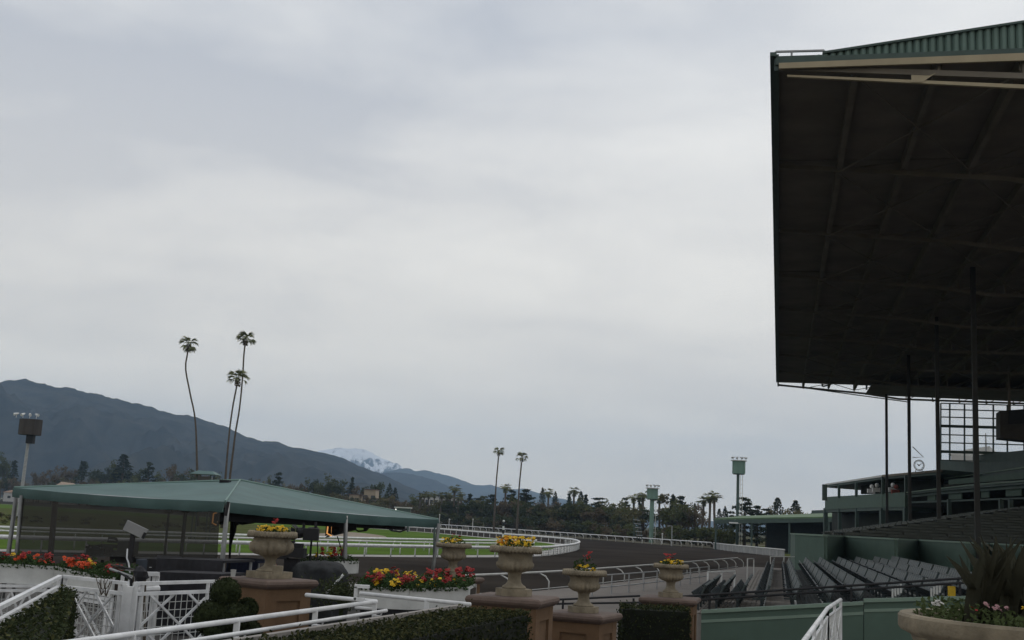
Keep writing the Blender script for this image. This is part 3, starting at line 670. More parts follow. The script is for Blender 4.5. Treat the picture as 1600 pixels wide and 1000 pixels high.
b = MB(); v0 = at(1268, 797.5, 215); v1 = at(1296, 796.5, 205)
b.hexa([xy(v0), xy(v1), xy(v1)+Vector((3,9,0)), xy(v0)+Vector((3,9,0)), v0, v1, v1+Vector((3,9,0)), v0+Vector((3,9,0))])
tag(b.build('flat_roof_block', GREEND), 'flat topped green block behind the right end of the shed', 'building')
sheet('shed_lawn', [(p.x, p.y) for p in (onz(1160, 860), onz(1236, 872), onz(1252, 858), onz(1175, 852))], .045, MATS['rough_grass'])

# ---------------------------------------------------------------- drum towers
def drum_tower(px, ytop, D, w_px, h_px, label, mbody, kind):
    top = at(px, ytop, D); rad = w_px*D/1600/2; hh = h_px*D/1600
    t = thing('drum_tower', (top.x, top.y, 0), label, 'tower', 'drum towers round the track')
    b = MB(); b.lathe([(rad, top.z-hh), (rad, top.z)], 28, (top.x, top.y, 0)); DR_ = b.build('drum', mbody, t, smooth=False)
    for k in range(7):
        a = 6.28*k/7
        b = MB(); b.box((top.x+rad*1.01*math.cos(a), top.y+rad*1.01*math.sin(a), top.z-hh/2), (.1, .1, hh*.98)); b.build('rib', mbody, DR_)
    if kind != 'brown':
        b = MB(); b.lathe([(rad*1.28, top.z), (rad*1.28, top.z+.16)], 28, (top.x, top.y, 0)); b.build('platform', WGREY, t)
        b = MB(); b.lathe([(rad*.9, top.z-hh-.16), (rad*.9, top.z-hh+.02)], 24, (top.x, top.y, 0)); b.build('base_ring', GREEND, t)
    else:
        b = MB(); b.box((top.x+rad*.2, top.y-.3, top.z-hh-.6), (1.0, .9, 1.3)); b.build('hatch_box', BLACK, t)
    off = -.3 if kind == 'thin' else 0
    b = MB()
    if kind == 'shaft': b.lathe([(rad*.4, 0), (rad*.4, top.z-hh)], 18, (top.x, top.y, 0))
    elif kind == 'thin': b.box((top.x-rad*.1, top.y, (top.z-hh)/2), (.5, .5, top.z-hh)); 
    else: b.tube([(top.x-.25, top.y, 0), (top.x-.1, top.y, top.z-hh)], [.27, .2], 12)
    b.build('shaft', {'shaft': mbody, 'thin': GREEND, 'brown': GREYM}[kind], t)
    lad = MB()
    lx = top.x + (rad*.42 if kind == 'thin' else rad*.5)
    for s in (-.25, .25): lad.bar((lx+s, top.y-.2, 0), (lx+s, top.y-.2, top.z-hh), .09, .09)
    for k in range(int((top.z-hh)/.9)): lad.bar((lx-.25, top.y-.2, .5+k*.9), (lx+.25, top.y-.2, .5+k*.9), .06, .06)
    if kind != 'brown': lad.build('ladder', WGREY, t)
    for k in range(4):
        f = -1+2*k/3; cx = top.x+f*rad*.95 - (rad*.45 if kind == 'brown' else 0); z0 = top.z+.16
        l = MB(); l.tube([(cx, top.y-.3, z0), (cx, top.y-.3, z0+.42)], .05, 6)
        tip = Vector((cx, top.y-.3, z0+.55)); d = Vector((f*.75+.1, -.55, -.25)).normalized()
        l.tube([tip-d*.35, tip-d*.1, tip+d*.4], [.08, .15, .22], 10); l.build('floodlight', GREYM if kind != 'brown' else WHITE, t)
    rl = MB(); n = 24
    if kind != 'brown':
        pts = [(top.x+rad*1.2*math.cos(6.28*k/n), top.y+rad*1.2*math.sin(6.28*k/n), top.z+.75) for k in range(n+1)]
        rl.tube(pts, .03, 5, cap=False); rl.build('handrail', WGREY, t)
DRG = mat('drum_green', (.13, .21, .175), .6, .12, .5)
drum_tower(1154.5, 720.5, 215, 19.5, 19.5, 'taller green drum tower with floodlights above the shed roof', DRG, 'thin')
drum_tower(1019.5, 763.5, rd(1019)+4, 16.5, 16, 'shorter green drum tower with floodlights standing in the wood', DRG, 'shaft')
drum_tower(49.5, 655.5, 150, 33, 24, 'brown floodlight drum on a grey pole above the tent left end', mat('drum_brown', (.05, .042, .038), .8, .2, .5), 'brown')
# ladder frame by the rail
t = thing('ladder_frame', xy(at(994, 830, 205)), 'pale steel ladder frame standing behind the far rail', 'frame')
for i, (x0, x1, y0, y1) in enumerate(((990, 991, 807, 838), (996, 1000, 809, 843), (992, 996, 815, 843), (1000, 1003, 815, 843))):
    b = MB(); p0 = at(x1, y1, 205+i*.4); p1 = at(x0, y0, 205+i*.4); b.bar(p0, p1, .16, .12); b.build('stile', GREEND, t)
for i in range(5):
    b = MB(); yy = 812+i*6; b.bar(at(990+i, yy, 204.8), at(1000+i, yy+1, 204.8), .14, .12); b.build('rung', GREYM, t)
# gantry frame right of the shorter tower
t = thing('gate_frame', xy(at(1047, 835, 205)), 'thin pale pipe frame behind the rail right of the shorter drum tower', 'frame')
b = MB(); b.tube([at(1043, 822, 205), at(1050, 821.5, 205), xy(at(1050, 840, 205))], .1, 6); b.build('pipe', GREYM, t)

# ---------------------------------------------------------------- rails
def rail_posts(h, arm, r, w=.0):
    b = MB(); b.tube([(0, 0, -.05), (0, 0, h*.62), (arm*.35, 0, h*.86), (arm, 0, h)], [r*1.2, r*1.1, r, r*.9], 6); return b
def rail_line(name, label, pts, h, step, r, arm, m, side=1, cat='rail', post_r=.04, rail_h=None, second=None, skip=(), group=None, every=1):
    line = smooth_line(pts, step); t = thing(name, line[len(line)//2], label, cat, group)
    PM = mesh_only(rail_posts(h, arm, post_r), 'post', m, smooth=True)
    top = []
    for i, p in enumerate(line):
        d = (line[min(i+1, len(line)-1)]-line[max(i-1, 0)]).normalized(); nrm = Vector((d.y, -d.x, 0))*side
        if i % every == 0 and i not in skip: inst(PM, t, p, math.atan2(nrm.y, nrm.x), name='post')
        top.append(p + nrm*arm + Vector((0, 0, h + r*.7)))
    b = MB(); b.tube(top, r, 8); b.build('rail', m, t, smooth=True)
    if second:
        b = MB(); b.tube([q - Vector((0,0,h-second)) - Vector((0,0,0)) for q in top], r*.5, 6); b.build('lower_rail', m, t, smooth=True)
    return t
rail_line('racing_rail', 'white outer rail on far side of the dirt track in front of the wood', OUT[2:10], 1.05, 3.6, .10, -.45, WHITE, side=-1, post_r=.07, group='racing rails')
# solid grey panel stretch of the far rail
ln = smooth_line([OUT[9], OUT[10] + (OUT[9]-OUT[10])*.55 + Vector((-1.5, 3.5, 0)), OUT[10]], 3.2)
t = thing('panel_rail', ln[len(ln)//2], 'grey panelled stretch of rail at the far right of the dirt track', 'rail', 'racing rails')
for i in range(len(ln)-1):
    b = MB(); a0 = ln[i]; a1 = ln[i+1]; b.bar(a0.lerp(a1, .02)+Vector((0,0,.5)), a0.lerp(a1, .98)+Vector((0,0,.5)), .06, .95); b.build('panel', mat('mesh_panel_grey', (.27,.275,.27), .8, .2, 1), t)
    b = MB(); b.bar(a0-Vector((0,0,.1)), a0+Vector((0,0,1.05)), .09, .09); b.build('post', WGREY, t)
b = MB(); b.tube([p+Vector((0,0,1.1)) for p in ln], .1, 8); b.build('rail', WGREY, t)
rail_line('racing_rail', 'white and grey inner rail curving round the tip of the infield turf', RAILC[:9] + [RAILC[9]] + RAILC[10:17], .82, 3.0, .14, -.0, WHITE, side=1, post_r=.05, group='racing rails')
# white mesh skirt at the tip
sk = smooth_line(RAILC[6:12], 1.5); b = MB()
for i in range(len(sk)-1):
    for zz in (.12, .34, .56): b.bar(sk[i]+Vector((0,0,zz)), sk[i+1]+Vector((0,0,zz)), .04, .06)
    b.bar(sk[i]+Vector((0,0,.05)), sk[i]+Vector((0,0,.8)), .05, .05)
tag(b.build('rail_skirt', WGREY), 'white mesh skirt below the rail at the infield tip', 'fence')
rb = [xy(onz(*p)) for p in ((-300, 843), (-120, 851.5), (0, 856), (300, 862), (600, 867), (790, 866.5), (842, 863.5))]
rail_line('racing_rail', 'thin white turf rail on tall posts behind the grey infield rail', rb, 1.1, 4.3, .06, 0, WHITE, post_r=.05, group='racing rails')
ra = [xy(onz(*p)) for p in ((-300, 835), (-120, 843), (0, 847.5), (300, 855), (500, 859), (700, 860.5), (780, 860), (838, 858))]
rail_line('racing_rail', 'thick white inner turf rail across the green infield', ra, 1.05, 5.2, .11, .3, WHITE, post_r=.045, group='racing rails')
apl = rail_line('racing_rail', 'white curved post rail along the near edge of the dirt track', [p for p in APR[1:]], 1.0, 4.4, .052, -.55, WGREY, side=1, post_r=.036, group='racing rails', second=.16)
# grey pipe fence on the apron behind it
af = [xy(onz(x, y, .22)) for x, y in ((925, 932), (985, 925.5), (1050, 917), (1113, 908))]
t = thing('pipe_fence', Vector((*af[1].xy, .22)), 'grey pipe fence on the apron just inside the near rail', 'fence')
ln = smooth_line(af, 2.6)
pb_ = MB(); pb_.tube([(0,0,0), (0,0,.95)], .035, 6); PB = mesh_only(pb_, 'post', GREYM)
for p in ln: inst(PB, t, Vector((p.x, p.y, .22)), name='post')
for zz in (.6, 1.17):
    b = MB(); b.tube([Vector((p.x, p.y, zz)) for p in ln], .03, 6); b.build('rail', GREYM, t)
def hoop(label, x0, y0, x1, y1, h, D0, D1, extra=False):
    a = at(x0, y0, D0); c = at(x1, y1, D1); t = thing('guard_hoop', Vector((a.x, a.y, .22)), label, 'guard rail')
    b = MB(); a0 = Vector((a.x, a.y, .22)); c0 = Vector((c.x, c.y, .22)); b.tube([a0, a, c, c0], .04, 6); b.build('pipe', WGREY, t)
    if extra:
        b = MB(); m0 = a.lerp(c, .5); b.tube([m0, (m0.x, m0.y, .22)], .035, 6); b.build('middle_post', WGREY, t)
hoop('pale pipe guard at the end of the short seat rows', 1106, 894, 1148, 892.5, .9, 41, 43, True)
hoop('narrow pale pipe guard at the end of the near rail', 1168, 873, 1178, 873, 1, 62, 66)
hoop('low dark pipe barrier at the far end of the seat lanes', 1204, 869.5, 1246, 870, .8, 66, 66, True)
# poles in the infield and along the rail
t = thing('quarter_pole', xy(at(787, 840, 170)), 'black and white striped pole by the infield rail behind the urns', 'pole')
p = at(787, 816, 170)
for k in range(5):
    z0 = p.z*k/5; z1 = p.z*(k+1)/5; b = MB(); b.lathe([(.16, z0), (.16, z1-.004)], 10, (p.x, p.y, 0)); b.build('band', (WHITE, BLACK)[(k+1) % 2], t)
b = MB(); b.ball((p.x, p.y, p.z+.17), .2, n=10, rings=8); b.build('ball', WHITE, t, smooth=True)
for x, y0, lab in ((702, 812, 'white marker post behind far rail near the tent right corner'), (739, 812, 'white marker figure post standing behind the far rail'), (1035, 835, 'small white round marker behind far rail by the shorter drum tower'), (687, 805, 'taller white marker post beside the tent right corner')):
    p = at(x, y0, rd(x)-2); b = MB(); b.tube([(p.x, p.y, 0), (p.x, p.y, p.z)], [.13, .10], 8); b.ball((p.x, p.y, p.z+.1), .2, n=8, rings=6)
    tag(b.build('marker_post', WGREY), lab, 'post')
# ================================================================ grandstand
SF = 118*K                                        # far end of the roof
l0, zf = gs(1215, 598, SF)
_v = ray(1208, 92); SN = (CP + _v*((zf+.1-CAMZ)/_v.z)).dot(GS)   # near end of the roof
LC = gs(1385.5, 720, SF-1.2)[0]                   # lateral line of the columns
LB = 44.0                                         # how far back the roof is built
gst = thing('grandstand', g(LC, (SN+SF)/2, 0), 'dark grandstand with deep cantilever roof, green end gable and slender columns', 'grandstand')
def gz(px, py, s): return gs(px, py, s)
# soffit line (top chord) and bottom chord heights as functions of l
_, zc1 = gz(1365, 602.5, SF); lc1, _ = gz(1365, 602.5, SF)
_, zb1 = gz(1352, 615, SF); lb1, _ = gz(1352, 615, SF)
def ztop(l): return zf + (zc1-zf)*min(1.0, (l-l0)/(lc1-l0)) - .02*max(0, l-lc1)
ZB = [(l0, zf-.25), (lb1, zb1)] + [gz(x, y, SF) for x, y in ((1421, 626), (1470, 628.5), (1600, 633))]; ZB.append((80.0, ZB[-1][1]))
def zbot(l): return lerp_profile(ZB, l)
# roof sheet and soffit panels between the girders
ln0, zn0 = gz(1208, 92, SN); lg0, zg0 = gz(1290, 86, SN); lg1, zg1 = gz(1600, 38, SN)
def zroof(l): return max(ztop(l)+.24, zg0 + (zg1-zg0)*(l-lg0)/(lg1-lg0))
LS = [l0 + .05 + 2.75*i for i in range(15)]
SS = [SN + (SF-SN)*i/8 for i in range(9)]
for i in range(len(LS)-1):
    for j in range(8):
        a, c = LS[i]+.02, LS[i+1]-.02; s0, s1 = SS[j]+.03, SS[j+1]-.03; b = MB()
        dz = random.uniform(-.03, .03)
        b.hexa([g(a, s0, ztop(a)+dz), g(c, s0, ztop(c)+dz), g(c, s1, ztop(c)+dz), g(a, s1, ztop(a)+dz), g(a, s0, ztop(a)+.12), g(c, s0, ztop(c)+.12), g(c, s1, ztop(c)+.12), g(a, s1, ztop(a)+.12)])
        b.build('soffit_panel', SOFF, gst)
b = MB()
ls = [l0 + i*2.0 for i in range(22)]
for a, c in zip(ls, ls[1:]):
    b.hexa([g(a, SN+.1, ztop(a)+.14), g(c, SN+.1, ztop(c)+.14), g(c, SF+.3, ztop(c)+.14), g(a, SF+.3, ztop(a)+.14), g(a, SN+.1, zroof(a)), g(c, SN+.1, zroof(c)), g(c, SF+.3, zroof(c)), g(a, SF+.3, zroof(a))])
b.build('roof', GREEND, gst)
# edge along the front and across the near end
b = MB(); b.bar(g(l0+.06, SN-.1, zf-.08), g(l0+.06, SF+.35, zf-.08), .16, .62); b.build('front_fascia', GREEND, gst)
b = MB(); b.bar(g(l0-.06, SN-.3, zf+.16), g(l0-.06, SF+.35, zf+.16), .22, .14); b.build('gutter', GREEND, gst)
p = [gz(x, y, SN-.06) for x, y in ((1208, 91), (1600, 76), (1600, 88), (1208, 100))]
def plate(name, m, pts, s, th, ext=None):      # flat member across the stand at depth s, pts (l, z) ccw
    b = MB(); n = len(pts); b.v = [tuple(g(l, s, z)) for l, z in pts] + [tuple(g(l, s+th, z)) for l, z in pts]
    b.f = [tuple(range(n)), tuple(reversed(range(n, 2*n)))] + [(i, n+i, n+(i+1) % n, (i+1) % n) for i in range(n)]; b.m = [0]*len(b.f)
    return b.build(name, m, gst)
def ext(pa, pb, l):                             # carry a line on to lateral l
    (la, za), (lb, zb) = pa, pb; return (l, za + (zb-za)*(l-la)/(lb-la))
q = [gz(x, y, SN-.2) for x, y in ((1212, 101), (1600, 88), (1600, 75), (1212, 90))]
plate('end_fascia', GREEND, [q[0], ext(q[0], q[1], 20), ext(q[3], q[2], 20), q[3]], SN-.2, .18)
q = [gz(x, y, SN-.1) for x, y in ((1217, 110.5), (1600, 98), (1600, 86.5), (1217, 102))]
plate('end_beam', TAN, [q[0], ext(q[0], q[1], 20), ext(q[3], q[2], 20), q[3]], SN-.32, .1)
q = [gz(x, y, SN-.1) for x, y in ((1230, 119.5), (1600, 138), (1600, 132), (1230, 116.5))]
plate('end_chord', TAN, [q[0], ext(q[0], q[1], 20), ext(q[3], q[2], 20), q[3]], SN-.1, .12)
q = [gz(x, y, SN-.13) for x, y in ((1424, 128), (1442, 128), (1462, 114), (1452, 118), (1424, 117))]
plate('gusset_plate', TAN, q, SN-.13, .02)
# gable of upright corrugated sheets
qa = [gz(x, y, SN) for x, y in ((1272, 88.5), (1600, 75.5), (1600, 38), (1285, 86.5))]
n = 46; lend = 20.0
def gt(l): return ext(qa[3], qa[2], l)[1]
def gb(l): return ext(qa[0], qa[1], l)[1]
lw = (qa[1][0]-qa[0][0])/27
i = 0; l = qa[0][0]
while l < lend:
    a, c = l, l+lw*.94; b = MB(); m1 = a+(c-a)*.3; m2 = a+(c-a)*.7; s0 = SN-.04; s1 = SN-.13
    for (la, sa), (lb_, sb) in (((a, s0), (m1, s1)), ((m1, s1), (m2, s1)), ((m2, s1), (c, s0))):
        b.quad(g(la, sa, gb(la)-.05), g(lb_, sb, gb(lb_)-.05), g(lb_, sb, max(gt(lb_), gb(lb_))), g(la, sa, max(gt(la), gb(la))))
    b.quad(g(a, s0+.05, gb(a)-.05), g(c, s0+.05, gb(c)-.05), g(c, s0+.05, gt(c)), g(a, s0+.05, gt(a)))
    b.build('gable_sheet', CORR, gst); l += lw
b = MB(); b.bar(g(qa[3][0], SN-.05, qa[3][1]+.03), g(lend, SN-.05, gt(lend)+.03), .3, .08); b.build('gable_capping', GREEND, gst)
# walkway rail on the roof corner
t = thing('roof_handrail', g(l0, SN, zf+.9), 'thin handrail on the near corner of the grandstand roof', 'handrail')
h0, h1 = gz(1212, 81, SN+.2), gz(1288, 79, SN+.2); lo = gz(1208, 91.5, SN+.2)[1]
b = MB(); b.bar(g(h0[0], SN+.2, h0[1]), g(h1[0], SN+.2, h1[1]), .09, .06); b.build('rail', GREYM, t)
for f in (0, .33, 1):
    l = h0[0]+(h1[0]-h0[0])*f; z = h0[1]+(h1[1]-h0[1])*f; b = MB(); b.bar(g(l, SN+.2, min(lo, z-.1) if f < 1 else z-.2), g(l, SN+.2, z), .06, .06); b.build('post', GREYM, t)
# long girders under the soffit, cross trusses hanging below
for i in range(1, len(LS)-1):
    l = LS[i]; d = .42 if i % 3 else .55
    b = MB(); b.bar(g(l, SN+.05, ztop(l)-d/2-.04), g(l, SF-.05, ztop(l)-d/2-.04), .24, d); b.build('girder', SOFFB, gst)
for j, s in enumerate(SS):
    lmax = min(LB, LS[-1])
    b = MB(); ends = [l0+.05, lb1, LC+1.5]
    for a, c in zip(ends, ends[1:]): b.bar(g(a, s, zbot(a)), g(c, s, zbot(c)), .16, .2)
    b.bar(g(LC+1.5, s, zbot(LC+1.5)), g(lmax, s, zbot(lmax)), .16, .2)
    b.build('truss_chord', SOFFB, gst)
    for i in range(1, len(LS)-1):
        l = LS[i]; zb_ = zbot(l)
        if ztop(l)-zb_ < .35: continue
        b = MB(); b.bar(g(l, s, zb_), g(l, s, ztop(l)-.05), .1, .1); b.build('truss_post', SOFFB, gst)
        if 0 < j < 8 or i > 3:
            l2 = LS[i+1]; z2 = ztop(l2) - .1
            b = MB(); b.bar(g(l, s, zb_), g(l2, s, z2), .07, .07); b.build('truss_brace', SOFFB, gst)
# wind bracing seen as faint crosses
for j in range(8):
    for i in (1, 3, 5):
        for k in (0, 1):
            a, c = (LS[i], LS[i+2]) if k else (LS[i+2], LS[i]); z = ztop(a)-.6; z2 = ztop(c)-.6
            b = MB(); b.bar(g(a, SS[j]+.2, z), g(c, SS[j+1]-.2, z2), .06, .06); b.build('wind_brace', SOFFB, gst)
# lower ceiling at the far end behind the cantilever
b = MB(); a = lb1; zc = zbot(LC+8)
b.hexa([g(a, SF-9, zbot(a)-.12), g(LB, SF-9, zc-.1), g(LB, SF+.2, zc-.1), g(a, SF+.2, zbot(a)-.12), g(a, SF-9, zbot(a)-.03), g(LB, SF-9, zc), g(LB, SF+.2, zc), g(a, SF+.2, zbot(a)-.03)]); b.build('lower_ceiling', SOFFB, gst)
# handrail pipe slung below the far truss
b = MB(); q0 = gz(1216, 600.5, SF); q1 = gz(1422, 628.5, SF); b.bar(g(q0[0], SF, q0[1]), g(q1[0], SF, q1[1]), .1, .1); b.build('hanging_pipe', GREEND, gst)
b = MB(); q2 = gz(1216, 596, SF); b.bar(g(q0[0], SF, q0[1]), g(q0[0], SF, q2[1]), .12, .12); b.build('hanger', GREEND, gst)
for x0, y0, x1, y1 in ((1285, 598, 1285, 604), (1286, 604, 1302, 599), (1354, 602, 1354, 609)):
    qa_, qb_ = gz(x0, y0, SF), gz(x1, y1, SF); b = MB(); b.bar(g(qa_[0], SF, qa_[1]), g(qb_[0], SF, qb_[1]), .16, .16); b.build('truss_strut', GREEND, gst)
# columns
COLS = []
for px, w in ((1385.5, .33), (1421, .33), (1466, .34), (1525.5, .36), (1640, .36)):
    s, _ = gl(px, 720, LC); COLS.append(s)
    b = MB(); z1 = ztop(LC)-.1
    b.box(g(LC, s, (2.2+z1)/2), (w*.8, w*.8, z1-2.2), (GL, GS, Vector((0,0,1)))); b.build('column', COLM, gst)

# ---- glazed screen at the far end of the stand
t = thing('glazed_screen', g(LC+6, SF, 8), 'glazed wind screen with dark mullions closing the far end of the stand', 'screen')
GLASS = veil('screen_glass', (.25, .28, .26), .10)
SG = SF - .8
xs = [1470, 1484, 1507, 1521, 1552, 1574, 1600, 1640]; yb = [630, 639.5, 651.5, 665.5, 679, 691.5, 705.5, 719]
def sp(x, y): l, z = gs(x, y + (x-1470)*.028, SG); return l, z
for j, y in enumerate(yb):
    (la, za), (lb_, zb_) = sp(xs[0], y), sp(xs[-1], y); b = MB(); b.bar(g(la, SG, za), g(lb_, SG, zb_), .08, (.3 if j in (3, 6) else .12)); b.build('transom', GREEND, t)
for i, x in enumerate(xs):
    (la, za), (lb_, zb_) = sp(x, yb[0]), sp(x, yb[-1]); b = MB(); b.bar(g(la, SG, za), g(lb_, SG, zb_), .09, .26 if i in (1, 2, 4, 5) else .2); b.build('mullion', GREEND, t)
for i in range(len(xs)-1):
    for j in range(len(yb)-1):
        c = [sp(xs[i], yb[j+1]), sp(xs[i+1], yb[j+1]), sp(xs[i+1], yb[j]), sp(xs[i], yb[j])]
        b = MB(); b.quad(*[g(l, SG, z) for l, z in c]); b.build('pane', GLASS, t)
# things seen through it: grey gabled hall and a spire
t = thing('gabled_hall', xy(at(1510, 720, 190)), 'pale grey gabled hall seen through the glazed screen', 'building')
a_, c_, d_ = at(1486, 708, 190), at(1512, 702, 190), at(1546, 697, 190); e_ = at(1542, 708, 190)
def ex(name, pts, dy, m, parent):
    b = MB(); n = len(pts); o = GS*dy + GL*dy*.25; b.v = [tuple(p) for p in pts]+[tuple(p+o) for p in pts]
    b.f = [tuple(range(n)), tuple(reversed(range(n, 2*n)))] + [(i, n+i, n+(i+1) % n, (i+1) % n) for i in range(n)]; b.m = [0]*len(b.f); return b.build(name, m, parent)
ex('wall', [xy(a_), xy(e_), e_-Vector((0,0,1)), a_-Vector((0,0,.3))], 14, WALLG, t)
ex('roof', [a_-Vector((.6,0,.25)), e_-Vector((-.6,0,1)), d_, c_], 14.5, WGREY, t)
b = MB(); b.box((xy(a_)+xy(e_))/2+Vector((0, -.05, a_.z*.6)), (3, .14, 2)); b.build('window', PANE, t)
t = thing('lattice_mast', xy(at(1540, 700, 185)), 'thin tapering mast seen through the glazed screen', 'mast')
p = at(1540, 677, 185); b = MB()
for a in range(3): b.tube([(p.x+.9*math.cos(a*2.1), p.y+.9*math.sin(a*2.1), 0), p], .09, 5)
for k in range(14):
    z = p.z*k/14; r = .9*(1-k/14); pts = [(p.x+r*math.cos(a*2.1), p.y+r*math.sin(a*2.1), z) for a in range(4)]; b.tube(pts, .06, 4)
b.build('mast', GREYM, t)
# press box hung under the roof at the right edge
t = thing('press_box', g(26, 82*K, 12), 'dark box cabin slung under the grandstand roof at right edge', 'cabin')
SB = 100*K
q = [gs(x, y, SB) for x, y in ((1563, 684.5), (1640, 692), (1640, 636), (1563, 642))]
def boxs(name, m, q, s, dep, parent):
    b = MB(); n = len(q); b.v = [tuple(g(l, s, z)) for l, z in q]+[tuple(g(l, s+dep, z)) for l, z in q]
    b.f = [tuple(range(n)), tuple(reversed(range(n, 2*n)))] + [(i, n+i, n+(i+1) % n, (i+1) % n) for i in range(n)]; b.m = [0]*len(b.f); return b.build(name, m, parent)
boxs('cabin', mat('press_box_dark', (.05,.045,.04), .8, .2, 1), q, SB, 2.2, t)
q2 = [gs(x, y, SB-.1) for x, y in ((1576, 663), (1640, 660), (1640, 638), (1576, 641))]
boxs('window', BLACK, q2, SB-.12, .1, t)
for l in (q[0][0]+1.2, q[0][0]+4):
    b = MB(); b.bar(g(l, SB+2, q[2][1]-.3), g(l, SB+2, ztop(l)), .2, .2); b.build('hanger', SOFFB, t)

# ---- the curved balcony wing and decks, each edge carried along its own line of depths
WING = [(1289, 144), (1333, 131.5), (1378, 120), (1415, 113), (1470, 105), (1530, 97), (1600, 88.5), (1720, 77)]
def wd(x): return lerp_profile(WING, x)
def band(name, m, xs, ytop, ybot, parent, thick=.3, dd=0.0):
    """wall following the wing between x pixels; ytop/ybot are profiles in the photo"""
    b = MB(); P = []
    for x in xs:
        d = wd(x)+dd; a = at(x, lerp_profile(ytop, x), d); c = at(x, lerp_profile(ybot, x), d); c = Vector((a.x, a.y, c.z)); P.append((a, c))
    for (a, c), (a2, c2) in zip(P, P[1:]):
        dv_ = (a2-a); nn = Vector((-dv_.y, dv_.x, 0)).normalized()*thick
        if nn.dot(GL) < 0: nn = -nn
        b.hexa([c, c2, c2+nn, c+nn, a, a2, a2+nn, a+nn])
    return b.build(name, m, parent)
def deckslab(name, m, xs, prof, th, back, parent, dd=0.0, zback=0.0):
    b = MB(); P = [at(x, lerp_profile(prof, x), wd(x)+dd) for x in xs]
    for a, a2 in zip(P, P[1:]):
        q = GL*back*.75 + GS*back*.66; up_ = Vector((0,0,zback)); dn = Vector((0,0,-th))
        b.hexa([a+dn, a2+dn, a2+q+up_+dn, a+q+up_+dn, a, a2, a2+q+up_, a+q+up_])
    return b.build(name, m, parent)
wing = thing('balcony_wing', xy(at(1378, 790, 122)), 'green roofed balcony wing with solid parapets beyond the columns', 'building')
XL = [1289, 1311, 1333, 1355, 1378]; XM = [1378, 1396, 1415]; XR = [1415, 1440, 1470, 1500, 1530, 1565, 1600, 1650, 1720]
ROOFT = [(1280, 757.5), (1289, 756), (1378, 742), (1470, 733.5), (1500, 730), (1720, 712)]
deckslab('roof', GREEND, XL+XM[1:]+[1440, 1470], ROOFT, .5, 17, wing)
band('roof_edge', WGREY, XL, ROOFT, [(1289, 758.2), (1378, 745.2)], wing, .2, -.4)
band('roof_edge', SOFFB, [1378, 1415, 1440, 1470], [(1378, 742), (1470, 733.5)], [(1378, 745.5), (1470, 737)], wing, .2, -.4)
band('parapet', GREENW, XL, [(1289, 776.5), (1333, 774), (1378, 771.3)], [(1289, 796.5), (1378, 792.5)], wing)
band('parapet', GREENW, [1378.6, 1396, 1414], [(1378, 771), (1415, 769)], [(1378, 793), (1415, 792)], wing)
deckslab('deck', GREEND, XL+XM[1:], [(1289, 796), (1378, 792), (1415, 791.5)], .4, 14, wing, .3)
for x, y0, y1 in ((1288.5, 757, 782), (1311, 758, 778), (1338, 754, 776), (1379.5, 744, 772), (1415.5, 742, 772)):
    a = at(x, y0, wd(x)-.2); c = at(x, y1, wd(x)-.2); b = MB(); b.bar((a.x, a.y, c.z), (a.x, a.y, a.z), .3, .3); b.build('upper_post', GREEND, wing)
for x, w in ((1290, .5), (1312, .42), (1339, .42), (1379, .6), (1416, .6)):
    a = at(x, 794, wd(x)+.5); b = MB(); b.bar((a.x, a.y, .2), a, w, w); b.build('lower_post', GREEND, wing)
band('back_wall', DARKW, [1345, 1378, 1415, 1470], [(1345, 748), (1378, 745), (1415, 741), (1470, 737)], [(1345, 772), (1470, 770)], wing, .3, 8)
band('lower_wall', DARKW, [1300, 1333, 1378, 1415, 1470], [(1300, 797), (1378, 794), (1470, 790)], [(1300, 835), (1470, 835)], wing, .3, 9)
for x0, y0, m in ((1361, 766, WHITE), (1369, 764, WGREY), (1394, 764, WHITE), (1399, 767, mat('flag_red', (.2, .06, .05), .8))):
    a = at(x0, y0, wd(x0)+1.0); b = MB(); b.box(a-Vector((0,0,.1)), (.9, .3, .5)); b.ball(a+Vector((.1, 0, .45)), .28); tag(b.build('potted_plant' if m is not WHITE else 'white_chair', m), {1361: 'white chair on the balcony behind the parapet, leftmost pale thing', 1369: 'grey pot plant beside the white chair on the balcony', 1394: 'white chair on the balcony just right of the corner post', 1399: 'reddish pot plant on the balcony by the far column'}[x0], 'ornament', 'things on the balcony')
# clock ring on the wing roof
t = thing('roof_clock', at(1436, 737.5, 108), 'round skeleton clock standing on the balcony wing roof', 'clock')
cpos = at(1436, 727, 108); rr = 8.0*108/1600
b = MB(); b.tube([cpos + Vector((math.cos(a*6.2832/28)*rr, 0, math.sin(a*6.2832/28)*rr)) for a in range(29)], .045, 6, cap=False); b.build('ring', GREYM, t)
b = MB(); b.tube([cpos + Vector((math.cos(a*6.2832/28)*rr*.8, 0, math.sin(a*6.2832/28)*rr*.8)) for a in range(29)], .02, 5, cap=False); b.build('inner_ring', GREYM, t)
for k in range(12):
    a = k*R(30); b = MB(); d = Vector((math.cos(a), 0, math.sin(a))); b.bar(cpos+d*rr*.72, cpos+d*rr*.9, .05, .05); b.build('hour_mark', GREYM, t)
for a, L in ((R(150), .5), (R(35), .62)):
    b = MB(); d = Vector((math.cos(a), 0, math.sin(a))); b.bar(cpos-d*.05, cpos+d*rr*L, .06, .05); b.build('hand', BLACK, t)
b = MB(); b.ball(cpos, .1); b.build('hub', BLACK, t)
for dx in (-.3, .3):
    b = MB(); b.bar(cpos+Vector((dx, 0, -rr*.9)), cpos+Vector((dx*1.5, 0, -rr-.25)), .06, .06); b.build('foot', GREYM, t)
t = thing('roof_bracket', at(1427, 715, 108), 'thin triangular stay fixed to a column above the roof clock', 'bracket')
b = MB(); b.tube([at(1426, 698, 108), at(1443, 714.5, 108), at(1426, 714.5, 108)], .05, 5); b.build('stay', GREYM, t)

